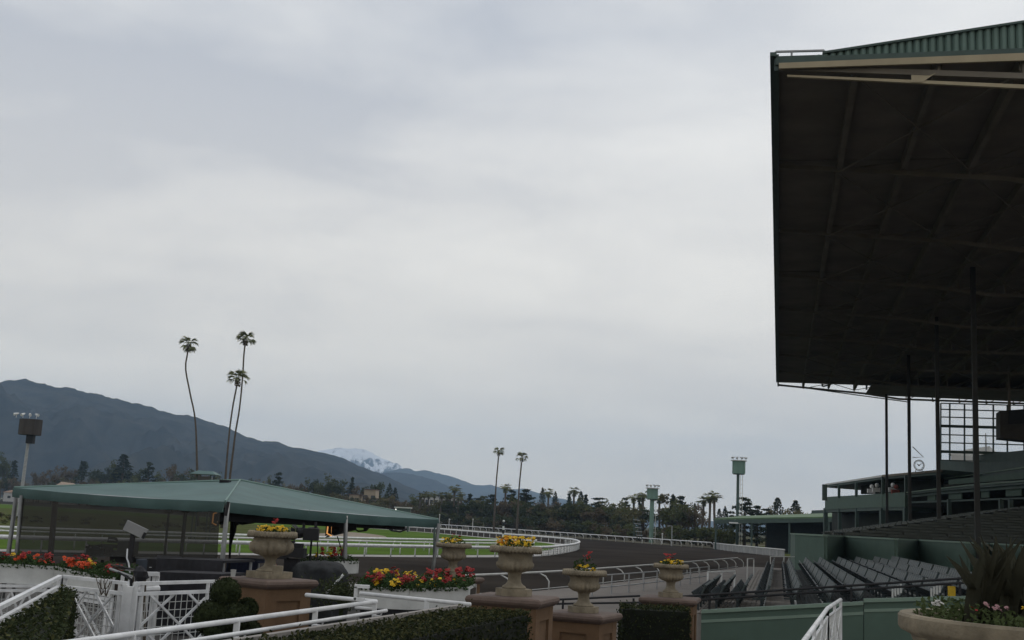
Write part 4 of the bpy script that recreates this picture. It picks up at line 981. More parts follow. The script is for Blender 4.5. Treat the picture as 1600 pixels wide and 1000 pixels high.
# right-hand decks of the stand
XD = [1415, 1430, 1450, 1470, 1500, 1530, 1565, 1600, 1650, 1720]
decks = thing('seating_deck', xy(at(1520, 790, 97)), 'stacked dark green seating decks behind the columns of the stand', 'grandstand')
band('upper_wall', GREEND, [1468, 1500, 1530, 1600, 1720], [(1468, 719), (1524, 722), (1600, 722), (1720, 716)], [(1468, 757), (1720, 742)], decks, .4, 10)
band('upper_wall', GREEND, [1526, 1545, 1575, 1600, 1660, 1720], [(1526, 711), (1545, 709), (1575, 706), (1600, 703.5), (1720, 694)], [(1526, 742), (1720, 726)], decks, .4, 13)
band('balustrade', GREENW, [1482, 1500, 1530, 1565, 1600, 1650, 1720], [(1482, 749.5), (1600, 738), (1720, 727)], [(1482, 757.5), (1600, 748), (1720, 738)], decks, .3, 2)
band('step_edge', GREENC, [1475, 1500, 1530, 1565, 1600, 1650, 1720], [(1475, 746.5), (1525, 741), (1600, 729), (1720, 714)], [(1475, 748), (1600, 731.5), (1720, 717)], decks, .3, 5)
band('deck_edge', GREENC, XD, [(1415, 768.8), (1470, 762), (1530, 755.5), (1600, 750.5), (1720, 741)], [(1415, 770.2), (1470, 763.6), (1530, 757.6), (1600, 752.6), (1720, 744)], decks, .3, -.3)
band('deck_edge', GREEND, XD, [(1415, 770.4), (1470, 764), (1600, 753), (1720, 744.5)], [(1415, 773), (1470, 767), (1600, 756.5), (1720, 748)], decks, .6, 0)
deckslab('deck', GREEND, XD, [(1415, 771), (1470, 764.5), (1600, 753.5), (1720, 745)], .5, 14, decks, .7, 2.2)
for x0, x1 in ((1449, 1461), (1482, 1502), (1533, 1545), (1571, 1595), (1640, 1670)):
    band('hanging_panel', GREENW, [x0, (x0+x1)/2, x1], [(1440, 771), (1600, 761), (1720, 752)], [(1440, 783), (1600, 774), (1720, 766)], decks, .12, 1.2)
band('beam', GREEND, XD, [(1415, 784), (1600, 777), (1720, 772)], [(1415, 786.5), (1600, 779.5), (1720, 775)], decks, .3, 1.0)
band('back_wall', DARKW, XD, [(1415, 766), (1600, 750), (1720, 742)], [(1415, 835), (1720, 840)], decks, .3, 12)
for x in (1483, 1564, 1579, 1660):
    a = at(x, 780, wd(x)+1); b = MB(); b.bar((a.x, a.y, 3), a, .35, .35); b.build('post', GREEND, decks)
# raked tier in front of the decks, with rows of folded seats
tier = thing('raked_tier', g(12, 80, 3), 'raked grey green seating tier between the box wall and the decks', 'grandstand')
TS0, TS1 = 47.0, 150.0
def tz(l): return CAMZ-.25 + (l-3.2)*.185
steps = [3.3 + .95*i for i in range(22)]
TIERM = mat('tier_concrete', (.075, .08, .07), .9, .25, .4, .2)
for i, l in enumerate(steps):
    b = MB(); z = tz(l); s0 = 80.0 + max(0, z-3.4)/.2*.95
    b.box(g(l+.47, (s0+TS1)/2, z-.75), (.94, TS1-s0, 1.5), (GL, GS, Vector((0,0,1)))); b.build('step', TIERM, tier)
bb = MB(); bb.box((0, 0, .38), (2.6, .07, .2), (Vector((0,1,0)), Vector((1,0,0)), Vector((0,0,1)))); bb.box((-.2, 0, .34), (.4, 2.6, .05))
for yy in (-1.0, 1.0): bb.box((-.05, yy, .16), (.06, .06, .34))
BENCH = mesh_only(bb, 'seat_bank', mat('tier_seat', (.066,.073,.064), .85, .3, 1)); random.seed(3)
rz = math.atan2(GL.y, GL.x)
for i, l in enumerate(steps[1:17]):
    s0 = 80.5 + max(0, tz(l)-3.4)/.2*.95
    for k in range(16):
        s = s0 + k*4.4 + (i % 2)*.0
        if s > 128 or random.random() < .06: continue
        o = inst(BENCH, tier, g(l+.55, s+1.5, tz(l)), rz, name='seat_bank'); 
        o.scale = (1, 1.35, .95)

for k in range(15):                                # the corner of the tier that turns to face the terrace
    z = 3.4+.2*k; s = 80.0+.95*k; lk = 3.3+(z-3.35)/.185; b = MB()
    b.box(g((lk+36)/2, s+.47, z-.75), (36-lk, .94, 1.5), (GL, GS, Vector((0,0,1)))); b.build('step', TIERM, tier)
    l = lk+2
    while l < 34 and k < 14:
        if random.random() > .1:
            o = inst(BENCH, tier, g(l, s+.6, z), math.atan2(GS.y, GS.x), name='seat_bank'); o.scale = (1, 1, .9)
        l += 2.75
# ---- zigzag green box wall
bw = thing('box_wall', g(4, 74, 1.5), 'green zigzag partition wall with pale caps above the seat rows', 'wall')
ZZ = [(1245, 75.5), (1290, 71.5), (1318, 79), (1400, 71.5), (1433, 78.5), (1512, 71), (1543, 77), (1640, 69), (1690, 76)]
zw = gs(1360, 841.5, 75)[1]
def wallseg(name, m, a, c, z0, z1, th):
    b = MB(); b.bar((a.x, a.y, (z0+z1)/2), (c.x, c.y, (z0+z1)/2), th, z1-z0); return b.build(name, m, bw)
def capseg(a, c, z): b = MB(); b.bar((a.x, a.y, z+.05), (c.x, c.y, z+.05), .3, .1); b.build('cap', GREENC, bw)
ZP = []
for px, s_ in ZZ: l_, _ = gs(px, 836, s_); ZP.append(g(l_, s_, 0))
for a, c in zip(ZP, ZP[1:]):
    wallseg('wall_panel', GREENW, a, c, .3, zw, .2); capseg(a, c, zw)
wallseg('wall_panel', GREENW, ZP[0], ZP[0] + GS*30, .3, zw-.004, .2); capseg(ZP[0], ZP[0] + GS*30, zw-.004)

# ---- seat rows below: end wall, planked lanes, rows of banked seats
SW = 29*K
ew = thing('end_wall', g(3, SW, .2), 'green painted stepped end wall in front of the seat rows', 'wall')
top = [(1096, 955.5), (1225, 948.8), (1349, 942.2), (1350, 938.2), (1515, 934), (1640, 931)]
P = [gs(x, y, SW) for x, y in top]
for (l_a, za), (l_b, zb_) in ((P[0], P[1]), (P[1], P[2]), (P[3], P[4]), (P[4], P[5])):
    b = MB(); b.hexa([g(l_a, SW, .1), g(l_b, SW, .1), g(l_b, SW+.18, .1), g(l_a, SW+.18, .1), g(l_a, SW, za-.05), g(l_b, SW, zb_-.05), g(l_b, SW+.18, zb_-.05), g(l_a, SW+.18, za-.05)]); b.build('wall_panel', GREENW, ew)
    b = MB(); b.hexa([g(l_a, SW-.06, za-.048), g(l_b, SW-.06, zb_-.048), g(l_b, SW+.24, zb_-.048), g(l_a, SW+.24, za-.048), g(l_a, SW-.06, za+.04), g(l_b, SW-.06, zb_+.04), g(l_b, SW+.24, zb_+.04), g(l_a, SW+.24, za+.04)]); b.build('cap', GREENC, ew)
    b = MB(); b.hexa([g(l_a, SW-.02, za-.30), g(l_b, SW-.02, zb_-.30), g(l_b, SW-.004, zb_-.30), g(l_a, SW-.004, za-.30), g(l_a, SW-.02, za-.22), g(l_b, SW-.02, zb_-.22), g(l_b, SW-.004, zb_-.22), g(l_a, SW-.004, za-.22)]); b.build('trim_strip', GREENC, ew)
# rows: lateral position at the wall from the photo
rowx = [1082, 1112, 1146, 1186, 1236, 1292, 1341, 1404, 1466, 1530, 1592]
def wtop(l): return lerp_profile(P, max(P[0][0], min(P[-1][0], l)))
ROWL = [gs(x, 945, SW)[0] for x in rowx]
FLZ = [1.42 + .07*l for l in ROWL]
fl = thing('seat_platform', g(2, 50, .3), 'boarded stepped platform under the seat rows', 'platform')
FLSHADE = mat('floor_shade_dark', (.03, .034, .033), .8, .2, 1)  # dark tone that paints the shade between seat rows onto the floor
for i, l in enumerate(ROWL):
    a = l-.72 if i else l-.6; c = (ROWL[i+1]-.72) if i+1 < len(ROWL) else l+.4; e1 = SW+9.5*K if i < 3 else 70.5
    b = MB(); z = FLZ[i]; b.box(g((a+c)/2, (SW+.19+e1)/2, (z-.05)/2+.05), (c-a-.004, e1-SW-.19, z-.06), (GL, GS, Vector((0,0,1)))); b.build('platform_step', FLSHADE if i > 5 else CONC, fl)
    # planks run along each lane
    n = 6; wv = (c-a-.02)/n
    for k in range(n):
        s = SW+.2; 
        while s < e1-.3:
            L = min(4.8, e1-s-.1); b = MB(); b.box(g(a+.01+wv*(k+.5), s+L/2, z+.015+random.uniform(0,.008)), (wv-.018, L-.02, .03), (GL, GS, Vector((0,0,1)))); b.build('plank', PLANKM if i < 5 else FLSHADE, fl); s += L if k % 2 or s > SW+.3 else L*.5  # right-hand lanes get dark boards, painting in the shade under the seats
    if i > 3:
        b = MB(); b.bar(g(a-.03, SW+.2, z+.02), g(a-.03, e1, z+.02), .05, .05); b.build('nosing', WGREY, fl)
# the bank of seats: back, folded seat boards, frames  (local x = back of row, y = along)
BL = 4.1
def seat_bank(label, white_end=False):
    t = thing('seat_bank', (0,0,0), label, 'seat bank', 'banked seats in rows beside the track')
    n = 7
    b = MB()
    for k in range(n):
        y = -BL/2 + BL*(k+.5)/n; w = BL/n-.05
        th = R(20); ax = (Vector((0,1,0)), Vector((math.cos(th), 0, -math.sin(th))), Vector((math.sin(th), 0, math.cos(th))))
        b.box((.18, y, .66), (w, .04, .46), ax)
        b.box((.275, y, .905), (w, .075, .045), ax)
    b.build('backrest', SEATM, t)
    b = MB()
    for k in range(n):
        y = -BL/2 + BL*(k+.5)/n; w = BL/n-.06; th = R(62); ax = (Vector((0,1,0)), Vector((math.sin(th), 0, -math.cos(th))), Vector((math.cos(th), 0, math.sin(th))))
        b.box((-.02, y, .5), (w, .05, .4), (Vector((0,1,0)), Vector((.85, 0, .52)).normalized(), Vector((-.52, 0, .85)).normalized()))
    b.build('seat_board', SEATD, t)
    b = MB(); b.box((.06, 0, .36), (.07, BL, .07)); b.build('seat_beam', SEATD, t)
    lg = MB(); lg.bar((.06, 0, 0), (.06, 0, .4), .07, .06); lg.bar((.06, 0, .38), (.3, 0, .9), .06, .05); lg.bar((-.2, 0, .44), (.16, 0, .44), .05, .05); LG = mesh_only(lg, 'leg', SEATD)
    for k in range(4): inst(LG, t, (0, -BL/2 + BL*k/3*.97 + .06, 0), name='leg')
    if white_end:
        for k in range(4):
            b = MB(); b.box((-.10+.075*k, -BL/2-.05, .60+.06*k), (.05, .03, .30)); b.build('end_slat', WGREY, t)
    return t
sb0 = seat_bank('x'); UB = {}
sbw = seat_bank('x', True)
ORD = ['first', 'second', 'third', 'fourth', 'fifth', 'sixth', 'seventh', 'eighth', 'ninth', 'tenth', 'eleventh']
for i, l in enumerate(ROWL):
    nb = 2 if i < 3 else 8
    pit = BL+.55
    for k in range(nb):
        pr = sbw if (k == 0 and i in (7, 8)) else sb0
        s2 = SW+.65+BL/2 + k*pit + (.6 if i < 3 else 0)
        o = place(pr, UB, g(l, s2, FLZ[i]+.03), math.atan2(GL.y, GL.x), (.95, 1, .80))
        if i < 3: o['label'] = f'dark short seat bank, {ORD[i]} from the left beside the last urn, ' + ('near end', 'far end')[k]
        else:
            o['label'] = f'seat bank, {ORD[i]} row from the track, ' + ('at the end wall' if k == 0 else f'{ORD[k]} bank back from the end wall')
        if pr is sbw: o['label'] += ', white slats on its end'
# black twin pipe guard along the end wall
t = thing('twin_pipe_guard', g(2, SW, 1.4), 'black twin pipe guard rail above the green end wall', 'guard rail')
for y0, y1 in ((936.5, 906), (943.5, 913)):
    qa_, qb_ = gs(998, y0-(0 if y0 < 940 else 0), SW+.12), gs(1560, y1-6, SW+.12)
    b = MB(); b.tube([g(qa_[0], SW+.12, qa_[1]), g(qb_[0], SW+.12, qb_[1])], .032, 8); b.build('pipe', BLACK, t)
for x in (1109, 1330, 1500):
    l, _ = gs(x, 930, SW+.12); zt2 = gs(x, 931-(x-1100)*.054, SW+.12)[1]; b = MB(); b.tube([g(l, SW+.12, wtop(l)-.2), g(l, SW+.12, zt2)], .035, 8); b.build('post', BLACK, t)
t = thing('twin_pipe_guard', at(940, 938, 33), 'black twin pipe rail on the apron between the two lower urns', 'guard rail')
for dy in (0, 6.5):
    b = MB(); b.tube([at(868, 937+dy, 34), at(1000, 931+dy*1.6, 33)], .032, 8); b.build('pipe', BLACK, t)
for x in (880, 990):
    p = at(x, 935, 33.6); b = MB(); b.tube([(p.x, p.y, .22), p], .035, 8); b.build('post', BLACK, t)
t = tag(None or (lambda b: (b.box(g(gs(1487, 928, SW+.4)[0], SW+.4, gs(1487, 927, SW+.4)[1]), (.15, .15, .36)), b.box(g(gs(1487, 928, SW+.4)[0], SW+.4, gs(1487, 920, SW+.4)[1]), (.10, .10, .06)), b.build('caution_marker', mat('yellow_plastic', (.55, .36, .02), .5)))[-1])(MB()), 'small yellow marker standing behind the end wall cap', 'marker')
# ================================================================ foreground
random.seed(21)
Z_ = Vector((0, 0, 1)); ZC = 1.46
def axes(ang): return Vector((math.cos(ang), math.sin(ang), 0)), Vector((-math.sin(ang), math.cos(ang), 0)), Z_
# ---- urns (two shapes) on stucco pedestals
def urn_profile(kind):
    if kind == 'squat': return [(.20,0),(.205,.02),(.15,.05),(.10,.085),(.085,.13),(.085,.17),(.10,.205),(.15,.235),(.26,.262),(.335,.315),(.352,.375),(.335,.432),(.295,.462),(.285,.51),(.31,.54),(.345,.555)], (8, 11)
    return [(.175,0),(.18,.02),(.165,.04),(.135,.055),(.105,.09),(.095,.15),(.10,.21),(.115,.235),(.19,.255),(.258,.295),(.285,.335),(.282,.37),(.258,.392),(.25,.44),(.258,.50),(.285,.54),(.33,.56)], (8, 11)
def urn(label, base, s, kind, ang):
    t = thing('stone_urn', base, label, 'urn', 'stone urns on the pedestals')
    o = Vector(base); b = MB(); h0 = .10
    if kind == 'squat': b.box(o+Vector((0,0,h0*s/2)), (.5*s, .5*s, h0*s), axes(ang))
    else: b.lathe([(.27*s, 0), (.27*s, h0*s)], 8, o)
    b.build('plinth', STONE, t)
    pf, lb = urn_profile(kind); b = MB(); b.lathe([(r*s, (z+h0)*s) for r, z in pf], 96, o, lobes=(lb[0], lb[1], 18 if kind == 'squat' else 22, (.05 if kind == 'squat' else .035)*s)); b.build('bowl', STONE, t, smooth=True)
    zr = (pf[-1][1]+h0)*s; rr = (.355 if kind == 'squat' else .36)*s; b = MB()
    n = 44                                      # rope moulding: short slanted beads round the rim
    for k in range(n):
        a = 6.2832*k/n; a2 = a + 6.2832/n*1.25
        b.tube([o+Vector((math.cos(a)*rr*1.02, math.sin(a)*rr*1.02, zr-.026*s)), o+Vector((math.cos(a2)*rr*.99, math.sin(a2)*rr*.99, zr+.042*s))], .031*s, 6)
    b.lathe([(.30*s, zr-.02*s), (rr+.005, zr-.03*s), (rr+.012, zr+.02*s), (.335*s, zr+.052*s), (.30*s, zr+.05*s), (.285*s, zr-.02*s)], 48, o); b.build('rim', STONE, t, smooth=True)
    b = MB(); b.lathe([(.30*s, zr-.03*s), (.29*s, zr+.005*s)], 24, o); b.build('soil', mat('soil', (.03,.022,.016), .95, .3, 8), t)
    return o + Vector((0, 0, zr+.01*s))
def bloom(b, p, r, mi, n=5):     # one flower head: a few cupped petals round a boss
    d = Vector((random.gauss(0,.5), random.gauss(-.35,.5), 1)).normalized(); x = d.orthogonal().normalized(); y = d.cross(x); p = Vector(p)
    for k in range(n):
        a = 6.2832*k/n; e_ = x*math.cos(a)+y*math.sin(a); s_ = x*-math.sin(a)+y*math.cos(a)
        b.quad(p, p+e_*r*.6+s_*r*.5+d*r*.18, p+e_*r*1.05+d*r*.1, p+e_*r*.6-s_*r*.5+d*r*.18, mi)
    b.ball(p+d*r*.12, r*.42, .7, 0, 5, 3, mi)
def flowers(label, c, rad, spec, leaves=260, cat='flowers', h=.1, name='flower_arrangement'):
    """spec: list of (part name, material, count, (cx, cy) offset, spread, zlo, zhi, bloom radius)"""
    t = thing(name, c, label, cat, 'flowers in the stone urns'); c = Vector(c)
    b = MB()
    for k in range(leaves):
        a = random.uniform(0, 6.28); r = rad*random.random()**.5; b.leaf(c+Vector((math.cos(a)*r, math.sin(a)*r, random.uniform(-.02, h*(1.15-(r/rad)**2*.6)))), random.uniform(.04,.075))
    b.build('foliage', L_FLOW, t)
    for nm, m, n, (ox, oy), sp, z0, z1, br in spec:
        b = MB(); br *= .85
        for k in range(n):
            a = random.uniform(0, 6.28); r = sp*random.random()**.5; bloom(b, c+Vector((ox+math.cos(a)*r, oy+math.sin(a)*r*.9, random.uniform(z0, z1))), br*random.uniform(.75,1.15), 0)
        o = b.build(nm, m, t); o['kind'] = 'stuff'
def pedestal(label, cx, cy, d, corner_top, side, ang, base=ZC, slab_h=.115):
    """square pier; (cx, cy) is the pixel of its near top corner, ang the heading of its left face"""
    p = at(cx, cy, d); x, y, z = axes(ang)
    ctr = p - x*side/2 + y*side/2                     # left face runs along -x from the corner
    zt = p.z; t = thing('stone_pedestal', Vector((ctr.x, ctr.y, base)), label, 'pedestal', 'stucco pedestals under the urns')
    sb = side/2-.085; b = MB(); zb = zt-slab_h
    rec = .035
    # core set back, with raised frames so that each face carries a recessed panel
    b.box((ctr.x, ctr.y, (base+zb)/2), (2*sb-2*rec, 2*sb-2*rec, zb-base), (x, y, z)); b.build('body', SAND, t)
    b = MB(); fw = side*.2
    for ux, uy in ((x, y), (y, -x), (-x, -y), (-y, x)):
        f = ctr + uy*(-(sb-rec/2)); 
        hh = zb-base
        for s in (-1, 1): b.box((f.x+ux.x*s*(sb-fw/2), f.y+ux.y*s*(sb-fw/2), (base+zb)/2), (fw-.002, rec+.004, hh-.002), (ux, uy, z))
        b.box((f.x, f.y, zb-fw*.42-.01), (2*(sb-fw)+.004, rec, fw*.84), (ux, uy, z)); b.box((f.x, f.y, base+fw*.5), (2*(sb-fw)+.004, rec, fw), (ux, uy, z))
    b.build('panel_frame', SAND, t)
    # coping with a rounded nosing
    b = MB(); h = side/2; c0 = ctr+Vector((0,0,0))
    prof = [(h-.07, zb-.02), (h-.045, zb), (h-.012, zb+.025), (h, zb+slab_h*.5), (h-.012, zt-.02), (h-.045, zt), (0.01, zt+.004)]
    n = len(prof); base_i = 0
    for r, zz in prof:
        for sx, sy in ((-1,-1),(1,-1),(1,1),(-1,1)):
            q = ctr + x*sx*r + y*sy*r; b.v.append((q.x, q.y, zz))
    for i in range(n-1):
        for k in range(4): b.f.append((i*4+k, i*4+(k+1) % 4, (i+1)*4+(k+1) % 4, (i+1)*4+k)); b.m.append(0)
    b.f.append((3,2,1,0)); b.m.append(0); b.f.append(((n-1)*4, (n-1)*4+1, (n-1)*4+2, (n-1)*4+3)); b.m.append(0)
    o = b.build('coping', CAP, t)
    mod = o.modifiers.new('bevel', 'BEVEL'); mod.width = .02; mod.segments = 2; mod.limit_method = 'ANGLE'; mod.angle_limit = R(60)
    return ctr, zt
def bearing(px, d): p = at(px, 800, d); return math.atan2(p.x, p.y)
PED = [  # label, corner px, depth, side, angle offset of the left face, urn scale, urn kind
    ('sand stucco pedestal with brown coping behind the white handrail, nearest the tent', 417, 908, 15.6, 1.10, -36, 1.0, 'squat', 'squat stone urn with yellow flowers on the pedestal nearest the tent'),
    ('pedestal mostly hidden behind the right white flower box', 729, 905, 22.2, 1.12, -20, 1.0, 'tall', 'stone urn behind the right flower box beside the tent corner pole'),
    ('sand stucco pedestal with brown coping rising behind the middle of the hedge', 845, 938, 14.6, 1.12, -17, .98, 'tall', 'largest stone urn, full of yellow flowers, behind the hedge'),
    ('lower stucco pedestal just right of the hedge end', 942, 963.5, 16.4, 1.03, -24, .93, 'tall', 'lower stone urn with few flowers right of the hedge'),
    ('lower stucco pedestal against the green end wall', 1089, 938.5, 21.4, 1.2, -14, .95, 'tall', 'lower stone urn beside the short seat rows at the green wall'),
]
TOPS = []
for lab, px, py, d, side, off, us, kind, ulab in PED:
    ang = R(off) ; ctr, zt = pedestal(lab, px, py, d, None, side, ang, base=ZC if d < 20 and px < 900 else (.22 if px > 1000 else 1.2))
    TOPS.append((urn(ulab, Vector((ctr.x, ctr.y, zt+.004)), us, kind, ang), us))
c, s = TOPS[0]
flowers('mass of yellow flowers with one red head in the squat urn', c, .27*s, [('yellow_flower', P_YEL, 75, (0, -.02), .27, .05, .13, .036), ('red_flower', P_RED, 4, (.0, .04), .05, .16, .24, .042)])
c, s = TOPS[1]
flowers('yellow flowers and two red heads in the urn by the tent pole', c, .27*s, [('yellow_flower', P_YEL, 46, (-.05, -.04), .25, .04, .15, .036), ('red_flower', P_RED, 5, (.06, .06), .14, .18, .25, .04)], h=.16)
c, s = TOPS[2]
flowers('wide golden yellow flower mass in the largest urn', c, .28*s, [('yellow_flower', P_YEL, 80, (.0, -.02), .29, .05, .18, .04), ('orange_flower', mat('petal_gold', (.62,.27,.015), .7, .3, 30), 24, (-.12, -.04), .15, .06, .17, .04)], h=.14)
c, s = TOPS[3]
flowers('sparse planting, one yellow clump and two red heads in the lower urn', c, .2*s, [('yellow_flower', P_YEL, 12, (-.04, -.05), .13, .03, .12, .04), ('orange_flower', P_YEL, 4, (.12, -.03), .05, .03, .08, .04), ('red_flower', P_RED, 6, (.0, .03), .12, .22, .33, .042)], leaves=150, h=.24)
c, s = TOPS[4]
flowers('yellow and red flowers in the lower urn by the green wall', c, .27*s, [('yellow_flower', P_YEL, 46, (.0, -.04), .26, .04, .13, .038), ('red_flower', P_RED, 14, (-.03, .05), .12, .14, .25, .04)], h=.14)

# ---- clipped hedges: dense leaf shell over a dark core
def hedge(label, poly, z0, z1, n, size, seed=1, tips=.25, slope=None):
    """poly: ccw corner points (x, y)"""
    random.seed(seed); P = [Vector((p[0], p[1], 0)) for p in poly]; ctr = sum(P, Vector())/len(P)
    t = thing('clipped_hedge', Vector((ctr.x, ctr.y, z0)), label, 'hedge')
    b = MB(); q = [ctr + (p-ctr)*.965 for p in P]; b.prism([(p.x, p.y) for p in q], z0, z1-.05); b.build('core', mat('hedge_core', (.006,.008,.004), .95), t)
    b = MB(); m = len(P); edges = [(P[i], P[(i+1) % m]) for i in range(m)]
    tops = [(P[0], P[i], P[i+1]) for i in range(1, m-1)]; At = sum(((bb-a).cross(c-a)).length/2 for a, bb, c in tops); As = sum((e[1]-e[0]).length for e in edges)*(z1-z0)
    for k in range(n):
        if random.random() < At/(At+As):
            a, bb, c = random.choices(tops, weights=[((bb-a).cross(c-a)).length for a, bb, c in tops])[0]
            u, v = random.random(), random.random()
            if u+v > 1: u, v = 1-u, 1-v
            p = a+(bb-a)*u+(c-a)*v; p.z = z1 + random.gauss(-.015, .018) + .018*mnoise.noise(p*2.3)
            mi = 1 if random.random() < tips else 0; up_ = 1.2
        else:
            a, c = random.choices(edges, weights=[(e[1]-e[0]).length for e in edges])[0]; p = a.lerp(c, random.random()); nn = (c-a).normalized(); nn = Vector((nn.y, -nn.x, 0))
            h = random.random(); p += nn*(random.gauss(-.012, .02) + .02*mnoise.noise(Vector((p.x*3, p.y*3, h*4)))); p.z = z0+(z1-z0)*h
            edge = max(0, h-.93)*1.0; p -= nn*edge; mi = 1 if random.random() < tips*.3 else 0; up_ = .2
        if random.random() < .05: p += Vector((random.gauss(0,.02), random.gauss(0,.02), abs(random.gauss(0,.035)))); mi = 1 if random.random() < .5 else mi
        b.leaf(p, size*random.uniform(.6, 1.3), mi, up_)
    o = b.build('leaves', [L_HEDGE, L_HEDT], t); o['kind'] = 'stuff'; return t
h0 = onz(725, 947, 2.51); h1 = onz(400, 998, 2.51); h2 = onz(832, 953, 2.51)
dv_ = (h1-h0); far = h0 - dv_*.01; near = h0 + dv_*1.45; n2 = h2 + dv_*1.45
hedge('long low clipped hedge across the front, below the handrail', [(near.x, near.y), (n2.x, n2.y), (h2.x, h2.y), (far.x, far.y)], ZC, 2.5, 30000, .046, 3, .42)
e0 = near + Vector((-.06, .05, 0)); e1 = far + Vector((-.06, .05, 0))
b = MB(); b.bar((e0.x, e0.y, 2.24), (e1.x, e1.y, 2.24), .07, .56); tag(b.build('planter_kerb', CONC), 'thin concrete kerb along the back of the long front hedge', 'kerb')
lh = [onz(112, 915, 2.5), onz(121, 925, 2.46)]
fe = [onz(0, 945, 2.56), onz(95, 898, 2.56), onz(205, 909, 2.56), onz(335, 906, 2.56)]     # fence top rail corners
dl = (fe[0]-fe[1]).normalized(); a0 = fe[1] + dl*.5 + Vector((.10, .0, 0)); a1 = a0 + dl*6.5; rf = onz(120, 921, 2.44); rn = at(96, 900, 7.0)
hedge('dark clipped hedge in the bottom left corner before the lattice fence', [(a0.x, a0.y), (a1.x, a1.y), (rn.x, rn.y), (rf.x, rf.y)], ZC-.6, 2.44, 24000, .05, 5, .12)
pE = at(1020, 950, 20)
hedge('dark hedge in shade between the two lower pedestals', [(pE.x-.62, pE.y-.3), (pE.x+.68, pE.y-.3), (pE.x+.74, pE.y+.7), (pE.x-.58, pE.y+.7)], .22, at(1020, 951, 19.6).z, 9000, .05, 7, .1)
# topiary of clipped balls beside the first pedestal
random.seed(31)
tp = at(353, 950, 13.3); t = thing('topiary_bush', Vector((tp.x, tp.y, ZC-.1)), 'topiary bush of clipped round balls left of the tent side pedestal', 'bush')
b = MB(); b.tube([(tp.x, tp.y, ZC-.2), (tp.x, tp.y, 2.5)], .05, 6); b.build('stem', BARK, t)
for px, py, r, dd in ((352, 927, 26, 13.2), (331, 966, 30, 13.1), (366, 967, 25, 12.9), (386, 951, 18, 13.4), (345, 995, 30, 13.0), (385, 990, 26, 13.0)):
    c = at(px, py, dd); rr = r*dd/1600*.92; b = MB()
    for k in range(1500):
        d = Vector((random.gauss(0,1), random.gauss(0,1), random.gauss(0,1))).normalized(); b.leaf(c+d*rr*(random.uniform(.86, 1.02)+.05*mnoise.noise(d*3+c)), .035, 0, .4)
    b.ball(c, rr*.93, 1, .0, 14, 9); b.build('clipped_ball', L_HEDGE, t)
# little shrub and weeds at the pedestal foot
random.seed(32)
c = at(490, 985, 13.0); t = thing('low_shrub', Vector((c.x, c.y, ZC)), 'small grey green shrub at the foot of the pedestal behind the handrail', 'bush'); b = MB()
for k in range(420): b.leaf(Vector((c.x, c.y, ZC)) + Vector((random.gauss(0,.22), random.gauss(0,.16), abs(random.gauss(.25,.16)))), random.uniform(.04,.08))
b.build('foliage', leafmat('leaf_grey_green', (.05,.062,.04)), t)

# ---- white lattice fence with wire mesh
def lattice(t, a, c, top, zb, ndiag, mesh_step=.105, w=.042, post=.058, rails=(.0, .155), dw=.03, ends=(True, True), slope=None):
    """one panel between plan points a and c: top rail, second rail, bottom rail, crossing bars and wire behind"""
    a = Vector((a.x, a.y, 0)); c = Vector((c.x, c.y, 0)); d = (c-a); L = d.length; d /= L; nrm = Vector((-d.y, d.x, 0))
    if nrm.y < 0: nrm = -nrm
    def P(u, z, off=0): return a + d*u + Z_*z + nrm*off
    b = MB(); b.bar(P(-.02, top-w/2), P(L+.02, top-w/2), .055, w); b.build('top_rail', WHITE, t)
    b = MB(); b.bar(P(0, top-rails[1]), P(L, top-rails[1]), .05, .045); b.build('middle_rail', WHITE, t)
    b = MB(); b.bar(P(0, zb+.06), P(L, zb+.06), .05, .05); b.build('bottom_rail', WHITE, t)
    for i, e_ in enumerate(ends):
        if e_:
            u = .0 if i == 0 else L; b = MB(); b.bar(P(u, zb), P(u, top-w), post, post); b.build('post', WHITE, t)
    for u in (.11, L-.11):
        b = MB(); b.bar(P(u, zb+.08), P(u, top-w-.001), .042, .05); b.build('stile', WHITE, t)
    h0, h1 = zb+.085, top-rails[1]-.022; hh = h1-h0; seg = (L-.26)/ndiag
    if slope:
        u0_, u1_ = .13, L-.13; run = hh/slope; sp_ = run*.55; k = -4
        while k*sp_ < L+run:
            for sg in (1, -1):
                ua = u0_ + k*sp_; ub = ua+run*sg      # foot and head of an endless bar
                ta = max(0, min((u0_-ua)/(ub-ua), (u1_-ua)/(ub-ua))); tb = min(1, max((u0_-ua)/(ub-ua), (u1_-ua)/(ub-ua)))
                if tb-ta > .12:
                    b = MB(); b.bar(P(ua+(ub-ua)*ta, h0+hh*ta, .013*sg), P(ua+(ub-ua)*tb, h0+hh*tb, .013*sg), .022, dw); b.build('lattice_bar', WHITE, t)
            k += 1
    for k in range(0 if slope else ndiag):
        u0 = .13+seg*k; u1 = u0+seg
        b = MB(); b.bar(P(u0, h0, .012), P(u1, h1, .012), .022, dw); b.build('lattice_bar', WHITE, t)
        b = MB(); b.bar(P(u0, h1, -.014), P(u1, h0, -.014), .022, dw); b.build('lattice_bar', WHITE, t)
    b = MB(); k = .13
    while k < L-.12: b.bar(P(k, h0, .05), P(k, h1, .05), .009, .009); k += mesh_step
    z = h0+.05
    while z < h1: b.bar(P(.12, z, .056), P(L-.12, z, .056), .009, .009); z += mesh_step
    o = b.build('wire_mesh', WGREY, t); o['kind'] = 'stuff'
LF = thing('lattice_fence', Vector((fe[2].x, fe[2].y, ZC)), 'white lattice fence with wire mesh forming a corner below the tent', 'fence')
lattice(LF, fe[2]+Vector((.06,.02,0)), fe[3], 2.56, ZC-.05, 2, slope=.72)
lattice(LF, fe[1], fe[2]-Vector((.06,.0,0)), 2.56, ZC-.05, 2, slope=.95)
